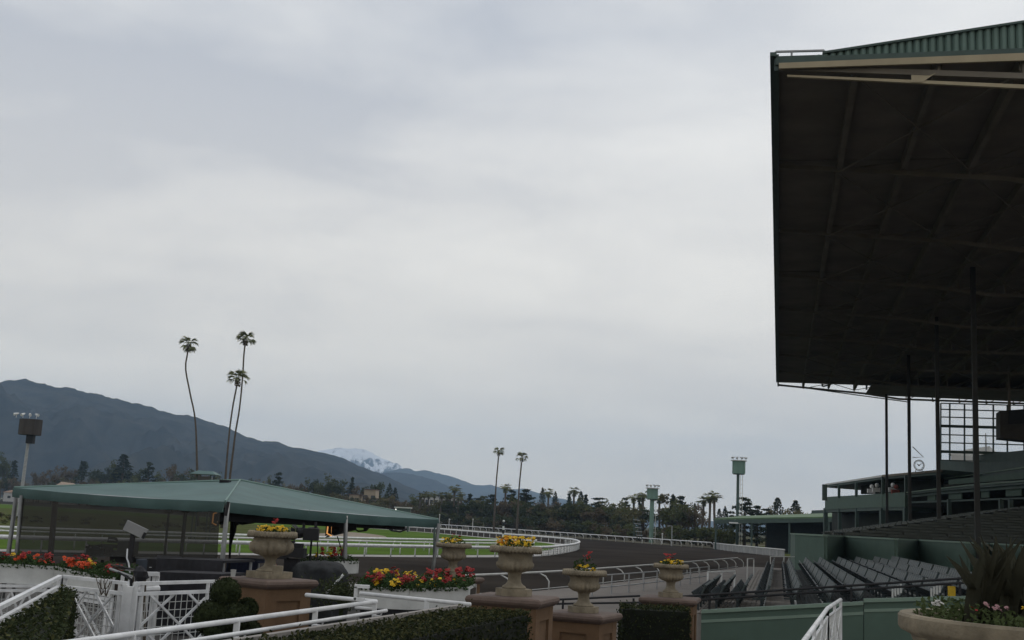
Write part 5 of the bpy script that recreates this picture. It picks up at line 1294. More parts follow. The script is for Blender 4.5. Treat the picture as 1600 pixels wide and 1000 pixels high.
lattice(LF, fe[1]+dl*6.2, fe[1], 2.56, ZC-.05, 6, ends=(False, True))
b = MB(); b.bar((fe[2].x, fe[2].y, ZC-.1), (fe[2].x, fe[2].y, 2.5), .08, .08); b.build('corner_post', WHITE, LF)
e2 = at(345, 906, 13.7); b = MB(); b.bar((e2.x, e2.y+.15, ZC), (e2.x, e2.y+.15, 2.52), .07, .07); b.build('end_post', WHITE, LF)
# white rail frame standing behind it
t = thing('box_rail', xy(at(222, 920, 16)), 'small white railing frame standing behind the lattice fence corner', 'railing')
P0, P1 = at(190, 896, 16), at(247, 897, 16.4)
b = MB(); b.bar(P0.lerp(P1, .45), P1, .1, .06); b.build('top_board', WHITE, t)
b = MB(); q0, q1 = at(192, 922, 16), at(248, 920, 16.4); b.tube([q0, q1], .05, 8); b.build('lower_rail', WHITE, t)
b = MB(); q0, q1 = at(196, 914, 16), at(247, 914.5, 16.4); b.bar(q0, q1, .04, .05); b.build('middle_rail', WHITE, t)
for x in (192, 204, 227, 233, 241, 247):
    p = at(x, 899, 16+.4*(x-190)/57); b = MB(); b.bar((p.x, p.y, ZC), p, .045, .045); b.build('upright', WHITE, t)

# ---- tubular handrails by the front hedge
def handrail(name, label, runs, posts, r=.033, cat='handrail'):
    pts = runs[0][0]; t = thing(name, Vector((pts[0].x, pts[0].y, ZC)), label, cat)
    for k, (pl, rr, nm) in enumerate(runs):
        b = MB(); b.tube(pl, rr, 10); b.build(nm, WHITE, t, smooth=True)
    for p, zt, w in posts:
        b = MB(); b.bar((p.x, p.y, ZC-.2), (p.x, p.y, zt), w, w); b.build('post', WHITE, t)
    return t
zt = 2.56
c0 = onz(588, 940, zt); c1 = onz(140, 1000, zt); c2 = onz(478, 929.5, zt); ext_ = c1 + (c1-c0)*.35
lo0 = at(593, 950.5, 11.75); d_ = (c1-c0); d_n = d_.normalized(); out = Vector((-d_n.y, d_n.x, 0)); out = out if out.y < 0 else -out
lw0 = c0 - d_n*.06 + out*.11 - Z_*.10; lw1 = lw0 + d_*1.35
hr = handrail('ramp_handrail', 'white double tube handrail turning a sharp corner above the front hedge', [([ext_, c1, c0], .025, 'top_rail'), ([c0, c2], .025, 'return_rail'), ([lw0, lw1], .021, 'grab_rail'), ([c0 - Z_*.09 + (c2-c0)*.28, c0 - Z_*.09 - (c2-c0)*.0], .018, 'return_grab_rail')],
    [(c0 + d_n*.04, zt, .05)] + [(c0 + d_*f, zt, .05) for f in (.30, .60, .9)])
for f in (.015, .305, .605):
    p = c0 + d_*f - Z_*.155; b = MB(); b.tube([p, p + out*.1, p+out*.11+Z_*.04], .012, 6); b.build('bracket', WHITE, hr)
r0_ = onz(563, 927, zt-.06); r1_ = onz(735, 944.5, zt-.06)
hr2 = handrail('ramp_handrail', 'white handrail sloping in front of the right flower box to the hedge', [([r0_, r1_], .026, 'top_rail')], [(r0_.lerp(r1_, .62), zt-.06, .06)])
q0 = at(633, 961.5, 12.4); q1 = at(690, 966, 12.2); b = MB(); b.tube([q0, q1], .024, 8); b.build('lower_rail', WHITE, hr2)
b = MB(); p = at(556, 920, 12.2); b.box(p+Vector((.07, 0, .03)), (.17, .08, .035)); b.box(p+Vector((0, 0, -.05)), (.03, .08, .15)); b.box(p+Vector((.05, 0, -.115)), (.12, .08, .03)); b.build('end_bracket', WHITE, hr2)
# stair railing lower right
zt3 = 2.30
s0, s1, s2 = onz(1236, 1030, zt3), onz(1293, 950.5, zt3), onz(1313.5, 937, zt3)
t = thing('stair_railing', Vector((s0.x, s0.y, ZC-.1)), 'white lattice stair railing leading down towards the green wall', 'railing')
b = MB(); b.tube([s0, s1, s2], .036, 10); b.build('top_rail', WHITE, t, smooth=True)
b = MB(); b.tube([s0-Z_*.15, s1-Z_*.15, s2-Z_*.15], .022, 8); b.build('second_rail', WHITE, t, smooth=True)
for a, c, nd in ((s0, s1, 4), (s1, s2, 2)):
    d = (c-a); L = d.length; d /= L
    for k in range(nd+1):
        p = a.lerp(c, k/nd); b = MB(); b.bar((p.x, p.y, ZC-.1 if p.y < 18.4 else .2), (p.x, p.y, zt3-.02), .05, .05); b.build('post', WHITE, t)
        if k < nd:
            p2 = a.lerp(c, (k+1)/nd)
            for za, zb_ in ((.18, .95), (.95, .18)):
                b = MB(); b.bar(p-Z_*za, p2-Z_*zb_, .025, .035); b.build('lattice_bar', WHITE, t)
b = MB()
for a, c in ((s0, s1), (s1, s2)):
    L = (c-a).length; n = int(L/.11)
    for k in range(n): p = a.lerp(c, k/n); b.bar(p-Z_*.16, p-Z_*.98, .01, .01)
    for j in range(8): b.bar(a-Z_*(.2+.1*j), c-Z_*(.2+.1*j), .01, .01)
o = b.build('wire_mesh', WGREY, t); o['kind'] = 'stuff'
# ---- flower boxes
def flowerbox(label, flab, pts, h, depth, specs, nleaf, zdrop=.04, seed=1, lift=.12):
    """pts: top front edge points; boards butt end to end along it"""
    random.seed(seed); t = thing('flower_box', Vector((pts[0].x, pts[0].y, pts[0].z-h)), label, 'planter')
    for a, c in zip(pts, pts[1:]):
        d = (c-a).normalized(); nn = Vector((-d.y, d.x, 0)); nn = nn if nn.y > 0 else -nn
        b = MB(); b.hexa([a-Z_*h, c-Z_*h, c-Z_*h+nn*.03, a-Z_*h+nn*.03, a, c-d*.008, c-d*.008+nn*.03, a+nn*.03]); b.build('front_board', WGREY, t)
        b = MB(); b.hexa([a-Z_*h+nn*depth, c-Z_*h+nn*depth, c-Z_*h+nn*(depth+.03), a-Z_*h+nn*(depth+.03), a+nn*depth, c+nn*depth, c+nn*(depth+.03), a+nn*(depth+.03)]); b.build('back_board', WGREY, t)
        b = MB(); b.hexa([a-Z_*h*.98+nn*.032, c-Z_*h*.98+nn*.032, c-Z_*h*.98+nn*(depth-.002), a-Z_*h*.98+nn*(depth-.002), a-Z_*.05+nn*.032, c-Z_*.05+nn*.032, c-Z_*.05+nn*(depth-.002), a-Z_*.05+nn*(depth-.002)]); b.build('soil', MATS['soil'], t)
    for p in (pts[0], pts[-1]):
        d = (pts[1]-pts[0]).normalized(); nn = Vector((-d.y, d.x, 0)); nn = nn if nn.y > 0 else -nn
        b = MB(); b.bar(p-Z_*h*.5, p-Z_*h*.5+nn*depth, .03, h-.002); b.build('end_board', WGREY, t)
    f = thing('bedding_flowers', pts[0], flab, 'flowers'); n = len(pts)-1
    def on(u):
        k = min(int(u*n), n-1); a, c = pts[k], pts[k+1]; d = (c-a).normalized(); nn = Vector((-d.y, d.x, 0)); nn = nn if nn.y > 0 else -nn
        return a.lerp(c, u*n-k), nn
    b = MB()
    for k in range(nleaf):
        u = random.random(); p, nn = on(u); v = random.random(); dn = random.random()
        if dn < .07: q = p - nn*random.uniform(0,.04) + Z_*random.uniform(-.05, .05)
        else: q = p + nn*depth*v + Z_*(random.uniform(-.03, lift*(.55+.6*v)*(1+.35*math.sin(u*37)+.2*math.sin(u*91))))
        b.leaf(q, random.uniform(.035,.065))
    o = b.build('foliage', L_FLOW, f); o['kind'] = 'stuff'
    for nm, m, cnt, u0, u1, v0, v1, z0, z1, br in specs:
        b = MB(); br *= .72; cnt = int(cnt*1.1); ncl = max(1, cnt//9); cl = [(random.uniform(u0, u1), random.uniform(v0, v1)) for k in range(ncl)]
        for k in range(cnt):
            cu_, cv = random.choice(cl); u = min(.999, max(0, cu_+random.gauss(0, .012))); v = cv+random.gauss(0,.07); p, nn = on(u)
            bloom(b, p+nn*depth*v+Z_*random.uniform(z0, z1), br*random.uniform(.75, 1.2), 0)
        o = b.build(nm, m, f); o['kind'] = 'stuff'
LB_ = [at(-70, 874, 16.2), at(0, 880.5, 16.6), at(86, 885, 17.0), at(142, 896.5, 16.5), at(178, 902.5, 16.1)]
flowerbox('white wooden flower box at the left under the tent screen', 'red and yellow bedding flowers in the left white box', LB_, .30, .55,
    [('red_flower', P_RED, 210, .0, .62, .1, .9, .06, .20, .045), ('orange_flower', P_ORG, 60, .55, .75, .05, .3, .05, .16, .046), ('orange_flower', P_ORG, 30, .28, .5, .05, .4, .05, .16, .042), ('yellow_flower', P_YEL, 26, .3, .75, .1, .5, .08, .19, .030), ('red_flower', P_RED, 40, .82, .9, .1, .5, .04, .16, .045)], 6200, seed=41)
RB_ = [at(560, 916, 17.15), at(640, 919.5, 17.1), at(731, 917.5, 17.0)]
flowerbox('white wooden flower box right of the tent, bare white front', 'dense red and yellow bedding flowers in the right white box', RB_, .34, 1.0,
    [('red_flower', P_RED, 90, .02, .5, .02, .3, .06, .22, .045), ('yellow_flower', P_YEL, 70, .04, .98, .0, .25, .02, .14, .045), ('red_flower', P_RED, 100, .0, 1.0, .6, 1.2, .14, .28, .05), ('yellow_flower', P_YEL, 80, .0, .5, .6, 1.1, .12, .25, .045), ('red_flower', P_RED, 60, .4, .98, .1, .5, .08, .18, .045)], 6500, seed=43, lift=.17)
BB_ = [at(470, 878, 21.5), at(560, 877, 22)]
flowerbox('far white flower box half hidden behind the grey draped gear', 'thin line of red and yellow flowers in the far box under the tent', BB_, .25, .6,
    [('red_flower', P_RED, 60, .35, .95, .1, .9, .1, .3, .05), ('yellow_flower', P_YEL, 22, .05, .6, .1, .6, .08, .18, .04)], 900, seed=44)
# lattice under the left flower box
t = thing('lattice_fence', Vector((LB_[1].x, LB_[1].y, ZC)), 'white lattice panels supporting the left flower box', 'fence')
up_ = [p - Z_*.30 for p in LB_]
lattice(t, LB_[0], LB_[2], up_[1].z-.02, ZC-.05, 5, rails=(0, .09)); lattice(t, LB_[2]+Vector((.05,0,0)), LB_[4], up_[3].z-.02, ZC-.05, 2, rails=(0,.09))
t = thing('planter_stand', Vector((RB_[1].x, RB_[1].y, ZC)), 'dark plinth under the right white flower box', 'plinth')
b = MB(); a, c = RB_[0]+Vector((.05,.05,-.345)), RB_[2]+Vector((-.05,.05,-.345)); b.hexa([(a.x,a.y,ZC), (c.x,c.y,ZC), (c.x,c.y+.9,ZC), (a.x,a.y+.9,ZC), a, c, c+Vector((0,.9,0)), a+Vector((0,.9,0))]); b.build('plinth', DARK, t)
# dark green planting between tent pole and the right flower box
random.seed(45)
t = thing('low_shrub', xy(at(540, 915, 18))+Z_*ZC, 'dark low planting at the foot of the middle tent pole', 'bush'); b = MB(); c = at(536, 915, 18.2)
for k in range(1300): b.leaf(c + Vector((random.gauss(0,.24), random.gauss(0,.22), min(.2, random.gauss(-.12,.13)))), random.uniform(.04,.085))
b.tube([(c.x, c.y, ZC), c], .04, 5); b.build('foliage', L_DARK, t)

# ---- the green tent
random.seed(51)
cN, cL, cR = at(352, 784, 19), at(22, 762, 22), at(685, 812, 25.2); cB = cL + cR - cN; pk = at(375, 750.5, 23.6)
tent = thing('tent', Vector((cN.x, cN.y, ZC)), 'green vinyl tent with low hipped roof and grey poles', 'tent')
def rooftri(a, c, nm):
    b = MB(); n = 14; idx = {}
    for i in range(n+1):
        for j in range(n+1-i):
            u, v = i/n, j/n; p = a*(1-u-v) + c*u + pk*v
            # the fabric sags between eave and peak
            sagv = math.sin(math.pi*v)*.0; e_ = min(u, 1-u-v)
            p = p + Z_*(-.16*min(1, e_*3)*(v*(1-v)*2) + .012*mnoise.noise(p*1.1) - .04*math.sin(math.pi*u/(1-v+1e-6))*(1-v)**3)
            idx[(i, j)] = len(b.v); b.v.append(tuple(p))
    for i in range(n):
        for j in range(n-i):
            b.f.append((idx[(i, j)], idx[(i+1, j)], idx[(i, j+1)])); b.m.append(0)
            if i+j < n-1: b.f.append((idx[(i+1, j)], idx[(i+1, j+1)], idx[(i, j+1)])); b.m.append(0)
    o = b.build('roof_panel', TENTM, tent, smooth=True)
for a, c in ((cL, cN), (cN, cR), (cR, cB), (cB, cL)): rooftri(a, c, 'x')
for a, c in ((cN, pk), (cR, pk), (cL, pk), (cB, pk)):
    b = MB(); b.tube([a+Z_*.01, a.lerp(pk, .5)+Z_*.005, pk+Z_*.012], .022, 5); b.build('hip_seam', mat('tent_seam', (.15,.23,.21), .6, .1, 3), tent)
for a, c in ((cL, cN), (cN, cR)):
    for f in (.33, .66):
        e_ = a.lerp(c, f); q = [e_.lerp(pk, u) + Z_*(.012-.16*min(1, min(f, 1-f)*3)*(1-u)*0 - .32*u*(1-u)*min(1, 3*min(f, 1-f)*(1-u)) - .03*(1-u)**4) for u in (0, .2, .4, .6, .8, .98)]
        pass
b = MB(); pv = at(352, 753.5, 23.2); b.box(pv+Vector((0,0,.0)), (.22,.2,.1)); b.build('vent_flap', DARK, tent)
VH = .195
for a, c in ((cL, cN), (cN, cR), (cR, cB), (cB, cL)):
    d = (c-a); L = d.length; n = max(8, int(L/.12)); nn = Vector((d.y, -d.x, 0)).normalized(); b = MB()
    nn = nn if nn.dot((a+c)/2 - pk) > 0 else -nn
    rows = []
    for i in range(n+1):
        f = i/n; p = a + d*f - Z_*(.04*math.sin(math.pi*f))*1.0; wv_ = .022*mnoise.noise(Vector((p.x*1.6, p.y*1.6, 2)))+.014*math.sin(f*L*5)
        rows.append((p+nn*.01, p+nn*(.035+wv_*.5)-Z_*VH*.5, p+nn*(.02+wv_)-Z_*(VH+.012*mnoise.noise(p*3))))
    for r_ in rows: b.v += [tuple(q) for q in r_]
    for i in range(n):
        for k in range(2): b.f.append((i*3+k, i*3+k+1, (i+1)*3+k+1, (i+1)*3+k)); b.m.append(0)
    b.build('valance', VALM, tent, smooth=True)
b = MB()
for f in (.0, .33, .5, .66):
    q = cN.lerp(cR, f); nn = Vector((.3,-.9,0)); b.bar(q+nn*.055, q+nn*.06-Z_*VH*.95+Vector((-.05,0,0)), .012, .006)
b.build('valance_seam', MATS['tent_seam'], tent)
def pole(px0, py0, px1, py1, d0, d1, r=.042, m=POLEM, zend=ZC, nm='pole'):
    r *= .8
    a, c = at(px0, py0, d0), at(px1, py1, d1); dd_ = (c-a); k = (zend-a.z)/dd_.z; e_ = a+dd_*k
    b = MB(); b.tube([a, e_], r, 10); b.build(nm, m, tent, smooth=True); return a
pole(356, 785, 345.5, 896, 19.05, 19, .055); pole(540.5, 806, 538, 912, 22.1, 22, .055); pole(686, 818, 676, 893, 25.0, 25, .055)
pole(679, 822, 677, 892, 25.6, 25.6, .03, GREEND)
pole(26, 772, 13, 866, 22.2, 22, .06); pole(33.5, 774, 26, 866, 21.8, 21.8, .045)
pole(86.5, 782, 79, 866, 24.5, 24.5, .085, mat('brown_post', (.03,.018,.014), .8), nm='brown_post')
b = MB(); b.bar(at(357, 784, 18.9), at(352.5, 806, 18.9), .05, .02); b.build('black_strap', BLACK, tent)
# cross beam inside and eave frame
for a, c in ((cL, cN), (cN, cR), (cR, cB), (cB, cL)):
    b = MB(); b.tube([a.lerp(pk, .02)-Z_*.06, c.lerp(pk, .02)-Z_*.06], .028, 6); b.build('eave_bar', GREYM, tent)
for a in (cL, cN, cR, cB):
    b = MB(); b.tube([a.lerp(pk, .02)-Z_*.06, pk-Z_*.1], .028, 6); b.build('rafter', GREYM, tent)
# hanging screen on the left side, and dark curtain gathered at its edges
b = MB(); n = 26; a, c = cL.lerp(cN, .05), cL.lerp(cN, .985); dd_ = cN-cL; nn = Vector((dd_.y, -dd_.x, 0)).normalized()
for i in range(n+1):
    f = i/n; p = a.lerp(c, f); bot = at(30+(345-30)*f, 868+5*f, 21.9-2.9*f)
    for k in range(7):
        g_ = k/6; q = p.lerp(Vector((p.x, p.y, bot.z)), g_) - Z_*.1*(1-g_) + nn*(.03*math.sin(f*21+g_*2)*g_); b.v.append(tuple(q))
for i in range(n):
    for k in range(6): b.f.append((i*7+k, i*7+k+1, (i+1)*7+k+1, (i+1)*7+k)); b.m.append(0)
b.build('mesh_screen', SCREEN, tent, smooth=True)
b = MB(); b.tube([at(36, 867, 22.05), at(175, 869, 20.9)], .02, 6); b.build('screen_bar', GREYM, tent)
b = MB(); b.tube([at(212, 871, 20.4), at(340, 873, 19.15)], .02, 6); b.build('screen_bar', GREYM, tent)
def curtain(pts0, pts1, D, lab, w=.02):
    b = MB(); n = len(pts0)
    for k in range(n):
        for i in range(7):
            f = i/6; x = pts0[k][0]*(1-f)+pts1[k][0]*f; y = pts0[k][1]*(1-f)+pts1[k][1]*f; b.v.append(tuple(at(x, y, D + .12*(i % 2))))
    for k in range(n-1):
        for i in range(6): b.f.append((k*7+i, k*7+i+1, (k+1)*7+i+1, (k+1)*7+i)); b.m.append(0)
    o = b.build('curtain', DARK, tent, smooth=False); md = o.modifiers.new('thickness', 'SOLIDIFY'); md.thickness = .02
curtain([(362, 796), (358, 840), (357, 880), (354, 910)], [(373, 800), (369, 830), (362, 850), (358, 912)], 19.9, '')
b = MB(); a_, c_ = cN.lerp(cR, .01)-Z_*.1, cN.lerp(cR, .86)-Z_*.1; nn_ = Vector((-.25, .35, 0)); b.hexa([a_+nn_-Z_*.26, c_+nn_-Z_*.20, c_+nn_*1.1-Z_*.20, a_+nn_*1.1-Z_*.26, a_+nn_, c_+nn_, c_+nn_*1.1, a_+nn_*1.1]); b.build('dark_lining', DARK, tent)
curtain([(34, 780), (31, 820), (27, 850), (24, 872)], [(38, 780), (35, 815), (30, 850), (31, 872)], 22, '')

# ---- things under the tent
LAMPGLOW = mat('lamp_glow', (.8,.4,.1), .5, .1, 1, emit=((1, .48, .16), .55))
def studio_lamp(label, x0, y0, x1, y1, D, glow=True, stand=None, doors=True):
    a = at(x0, y0, D); c = at(x1, y1, D); w = c.x-a.x; h = a.z-c.z; cx = (a.x+c.x)/2; cz = (a.z+c.z)/2
    t = thing('studio_lamp', (cx, a.y, cz), label, 'lamp')
    b = MB(); b.tube([(a.x+w*.30, a.y, cz), (a.x+w*.38, a.y, cz), (c.x-w*.08, a.y+.05, cz+.03), (c.x, a.y+.05, cz+.03)], [h*.36, h*.42, h*.36, h*.2], 10); b.build('housing', BLACK, t)
    if doors:
        for zz, dz in ((cz+h*.32, h*.22), (cz-h*.32, -h*.22)):
            b = MB(); b.hexa([(a.x+w*.3, a.y-.18, zz), (a.x+w*.3, a.y+.18, zz), (a.x+w*.3, a.y+.18, zz+.012), (a.x+w*.3, a.y-.18, zz+.012), (a.x, a.y-.24, zz+dz), (a.x, a.y+.24, zz+dz), (a.x, a.y+.24, zz+dz+.012), (a.x, a.y-.24, zz+dz+.012)]); b.build('barn_door', BLACK, t)
        for yy in (-.19, .19):
            b = MB(); b.hexa([(a.x+w*.3, a.y+yy, cz-h*.3), (a.x+w*.3, a.y+yy+.012, cz-h*.3), (a.x+w*.3, a.y+yy+.012, cz+h*.3), (a.x+w*.3, a.y+yy, cz+h*.3), (a.x, a.y+yy*1.5, cz-h*.45), (a.x, a.y+yy*1.5+.012, cz-h*.45), (a.x, a.y+yy*1.5+.012, cz+h*.45), (a.x, a.y+yy*1.5, cz+h*.45)]); b.build('barn_door', BLACK, t)
    if glow:
        b = MB(); b.tube([(a.x+w*.285, a.y-.02, cz), (a.x+w*.30, a.y-.02, cz)], h*.32, 14); b.build('lens', LAMPGLOW, t)
        gl_ = MB(); gl_.tube([(a.x+w*.5, a.y-.27, cz+h*.40), (a.x+w*.12, a.y-.27, cz+h*.28), (a.x+w*.10, a.y-.27, cz-h*.30), (a.x+w*.4, a.y-.27, cz-h*.42)], .016, 6); gl_.build('lit_rim', LAMPGLOW, t)
    b = MB(); b.tube([(cx+.08, a.y, cz+h*.4), (cx+.08, a.y, cz+h*.75)], .03, 6); b.build('yoke', BLACK, t)
    if stand:
        e_ = at(stand[0], stand[1], D); b = MB(); b.tube([(cx+.02, a.y, cz-h*.35), (e_.x, e_.y, ZC)], .022, 6); b.build('stand', BLACK, t)
        for k in range(3):
            b = MB(); b.tube([(e_.x, e_.y, ZC+.35), (e_.x+.4*math.cos(k*2.1), e_.y+.4*math.sin(k*2.1), ZC)], .014, 5); b.build('stand_leg', BLACK, t)
    return t
studio_lamp('lit orange edged studio lamp hanging left of the front tent pole', 337, 797, 356, 823, 20.5)
studio_lamp('lit orange edged studio lamp hanging by the middle tent pole', 513, 811, 536, 840, 23.2)
studio_lamp('dark studio lamp hanging just right of the middle tent pole', 534, 810, 556, 834, 23.0, glow=False)
studio_lamp('black twin studio lamp on a stand right of the squat urn', 459, 822, 476, 844, 20.4, glow=False)
sl = studio_lamp('black square flood lamp on a thin stand right of the squat urn', 475, 821, 497, 846, 20.2, glow=False, stand=(482, 895), doors=False)
a, c = at(475.5, 825, 20.05), at(497, 845, 20.0); b = MB(); b.box((a+c)/2, (c.x-a.x, .3, a.z-c.z), axes(.1)); b.build('hood', BLACK, sl)
studio_lamp('dark lamp cluster inside the tent beside the front pole', 366, 802, 398, 823, 21.5, glow=False)
# small lit indicator cluster and monitors
t = thing('video_monitor', at(212, 828, 18.6), 'grey flat monitor tilted on a black pole in front of the mesh screen', 'monitor')
c = at(212, 827.5, 18.6); w = 35*18.6/1600; h = 15.5*18.6/1600; th = math.atan2(12, 30); ax = (Vector((math.cos(th), 0, -math.sin(th))), Vector((0, 1, 0)), Vector((math.sin(th), 0, math.cos(th))))
b = MB(); b.box(c, (w, .05, h), ax); b.build('back_case', mat('monitor_grey', (.22,.225,.23), .5, .1, 3), t)
b = MB(); b.box(c+Vector((0,.035,0)), (w*.95, .02, h*.9), ax); b.build('screen', BLACK, t)
hp = c+ax[0]*w*.47-ax[2]*h*.15+Vector((0,-.035,0)); b = MB(); b.box(hp, (.05,.02,.11), ax); b.build('handle', BLACK, t)
b = MB(); b.bar(at(208.5, 830, 18.65), at(202.5, 877, 18.65), .075, .075); b.build('pole', BLACK, t)
e_ = at(202.5, 877, 18.65); b = MB(); b.bar((e_.x, e_.y, ZC), e_, .09, .09); b.build('pole_base', BLACK, t)
def boxpx(name, m, x0, y0, x1, y1, D, dep, parent, lean=0):
    a, c = at(x0, y0, D), at(x1, y1, D); b = MB(); b.hexa([(a.x, a.y, c.z), (c.x, a.y, c.z), (c.x, a.y+dep, c.z), (a.x, a.y+dep, c.z), (a.x+lean, a.y, a.z), (c.x+lean, a.y, a.z), (c.x+lean, a.y+dep, a.z), (a.x+lean, a.y+dep, a.z)]); return b.build(name, m, parent)
t = thing('equipment_cart', xy(at(185, 875, 20.6))+Z_*ZC, 'grey boxy control cart with a tall side behind the mesh screen', 'cart')
boxpx('cabinet', mat('cart_grey', (.13,.135,.14), .6, .1, 2), 184, 846, 203, 869, 20.6, .5, t); boxpx('side_box', MATS['cart_grey'], 170, 860, 185, 868, 20.6, .45, t)
boxpx('plinth', BLACK, 172, 869.5, 204, 880, 20.6, .5, t); boxpx('arm', BLACK, 158, 850, 186, 857, 20.7, .1, t)
b = MB(); P = [at(x, y, 20.8) for x, y in ((184, 848), (182, 842), (170, 840), (168, 846), (184, 847))]; b.tube(P, .025, 5, cap=False); b.build('wheel_loop', BLACK, t)
t = thing('crash_barrow', xy(at(150, 862, 21))+Z_*ZC, 'dark wheeled gear with small bright fittings behind the mesh screen', 'equipment')
boxpx('body', DARK, 135, 856, 163, 868, 21, .5, t)
b = MB(); b.tube([at(135, 853, 20.9), at(143, 856, 20.9), at(160, 854, 20.9)], .05, 6); b.build('tube', BLACK, t)
for x, y in ((137, 852), (141.5, 855), (157, 856)):
    b = MB(); b.ball(at(x, y, 20.8), .022); b.build('fitting', WHITE, t)
for sx in (137, 160):
    b = MB(); p = at(sx, 875, 21.1); b.tube([p, (p.x, p.y, ZC)], .03, 5); b.build('leg', BLACK, t)
# draped counters
def counter(label, x0, y0, x1, y1, d0, d1, dep, m=DARK, n=30):
    a, c = at(x0, y0, d0), at(x1, y1, d1); t = thing('draped_counter', Vector((a.x, a.y, ZC)), label, 'table'); d = (c-a); nn = Vector((-d.y, d.x, 0)).normalized(); nn = nn if nn.y > 0 else -nn
    b = MB(); b.hexa([a-Z_*.04, c-Z_*.04, c+nn*dep-Z_*.04, a+nn*dep-Z_*.04, a, c, c+nn*dep, a+nn*dep]); b.build('table_top', m, t)
    b = MB()
    for i in range(n+1):
        f = i/n; p = a+d*f; wv_ = .035*math.sin(i*2.1)+.02*math.sin(i*.9)
        b.v += [tuple(p-nn*.012), tuple(Vector((p.x, p.y, (p.z+ZC)/2))-nn*(.03+wv_*.6)), tuple(Vector((p.x, p.y, ZC+.02))-nn*(.04+wv_))]
    for i in range(n):
        for k in range(2): b.f.append((i*3+k, i*3+k+1, (i+1)*3+k+1, (i+1)*3+k)); b.m.append(0)
    o = b.build('drape', m, t, smooth=True)
    for f in (.03, .97):
        for g_ in (.06, dep-.06):
            p = a+d*f+nn*g_; b = MB(); b.bar((p.x, p.y, ZC), (p.x, p.y, p.z-.04), .04, .04); b.build('leg', GREYM, t)
    return t
counter('black draped counter behind the lattice fence, left of the front tent pole', 246, 872, 350, 876, 18.4, 18.0, 1.0)
counter('lower black draped counter seen under the tent edge left of the first pedestal', 232, 893, 345, 897, 17.4, 17.0, .8)
counter('dark blue topped counter behind the squat urn', 355, 873, 404, 877, 20.6, 20.5, .9, mat('navy_cloth', (.018,.022,.045), .9, .2, 3))
t = thing('stacked_cases', xy(at(222, 888, 18.6))+Z_*ZC, 'blue grey and black equipment cases stacked beside the black counter', 'cases')
boxpx('blue_case', mat('case_blue', (.035,.045,.06), .6), 213, 874, 229, 892, 18.7, .4, t); boxpx('black_case', BLACK, 229.5, 873, 243, 893, 18.7, .4, t); boxpx('lower_case', BLACK, 212, 892.5, 243, 914, 18.7, .4, t)
boxpx('clasp', WGREY, 233, 886, 236, 887, 18.65, .04, t)
# laptop or desk lid on the counter
b = MB(); a, c = at(243, 868, 18.9), at(280, 876, 18.9); b.hexa([(a.x, a.y, c.z), (c.x, a.y, c.z), (c.x, a.y+.05, c.z), (a.x, a.y+.05, c.z), (a.x, a.y+.12, a.z), (c.x, a.y+.12, a.z), (c.x, a.y+.16, a.z), (a.x, a.y+.16, a.z)]); tag(b.build('open_case_lid', BLACK), 'black open case lid standing on the left black counter', 'case')
# light stands dimly seen through the screen
for x, y0, lab in ((264, 798, 'dim thin light stand seen through the mesh screen'), (290, 797, 'dim thicker light stand seen through the mesh screen near the front pole')):
    p = at(x, y0, 24); t = thing('light_stand', (p.x, p.y, ZC), lab, 'stand'); b = MB(); b.tube([(p.x, p.y, ZC), p], .03 if x < 280 else .05, 6); b.build('pole', BLACK, t)
    b = MB(); b.box(p+Vector((.0,0,.0)), (.15,.12,.12)); b.build('head', BLACK, t)
    for k in range(3):
        b = MB(); b.tube([(p.x, p.y, ZC+.6), (p.x+.5*math.cos(k*2.1+.4), p.y+.5*math.sin(k*2.1+.4), ZC)], .025, 5); b.build('leg', BLACK, t)
# television camera on a pedestal beside the first urn
t = thing('television_camera', xy(at(455, 880, 19.6))+Z_*ZC, 'black television camera on a pedestal behind the squat urn', 'camera')
boxpx('body', BLACK, 447, 856, 474, 872, 19.6, .35, t); boxpx('lens', BLACK, 434, 863, 448, 874, 19.65, .22, t); boxpx('viewfinder', BLACK, 455, 849, 471, 856.5, 19.7, .25, t)
boxpx('pedestal', DARK, 444, 873, 462, 905, 19.7, .35, t)
b = MB(); b.bar(at(449, 849, 19.5), at(461, 846, 19.5), .05, .05); b.build('pan_handle', BLACK, t); b = MB(); p = at(453, 905, 19.8); b.lathe([(.32, ZC), (.3, ZC+.2)], 12, (p.x, p.y, 0)); b.build('base', BLACK, t)
b = MB(); b.box(at(427, 884, 18.6), (.10,.1,.05)); tag(b.build('red_flower_pot_head', P_RED), 'tiny red flower head low behind the squat urn', 'flower')
# grey sheeted gear
random.seed(61)
c = at(500, 887, 19.4); t = thing('sheeted_gear', xy(c)+Z_*ZC, 'grey plastic sheeted heap of gear right of the first pedestal', 'equipment')
b = MB(); n1_, n2_ = 64, 14; W_ = 84*19.4/1600/2
for i in range(n1_+1):
    a = 6.2832*i/n1_
    for k in range(n2_+1):
        f = k/n2_; r = (1.0 if f < .45 else math.cos((f-.45)/.55*1.57)**.45) ; r *= 1+.14*mnoise.noise(Vector((math.cos(a)*2, math.sin(a)*2, f*2.2))) + (.05*math.sin(a*11+f*2) if f < .6 else 0)
        z = ZC + (c.z+.12-ZC)*min(1, f*1.7 if f < .5 else .85+.15*math.sin((f-.5)*3.14)) ; b.v.append((c.x+math.cos(a)*W_*r, c.y+math.sin(a)*.55*r, z+.04*mnoise.noise(Vector((math.cos(a)*4, f*5, 3)))))
for i in range(n1_):
    for k in range(n2_): b.f.append((i*(n2_+1)+k, (i+1)*(n2_+1)+k, (i+1)*(n2_+1)+k+1, i*(n2_+1)+k+1)); b.m.append(0)
b.build('sheet', mat('grey_sheet', (.03,.032,.034), .8, .5, 2.5, .5, spec=.1), t, smooth=True)
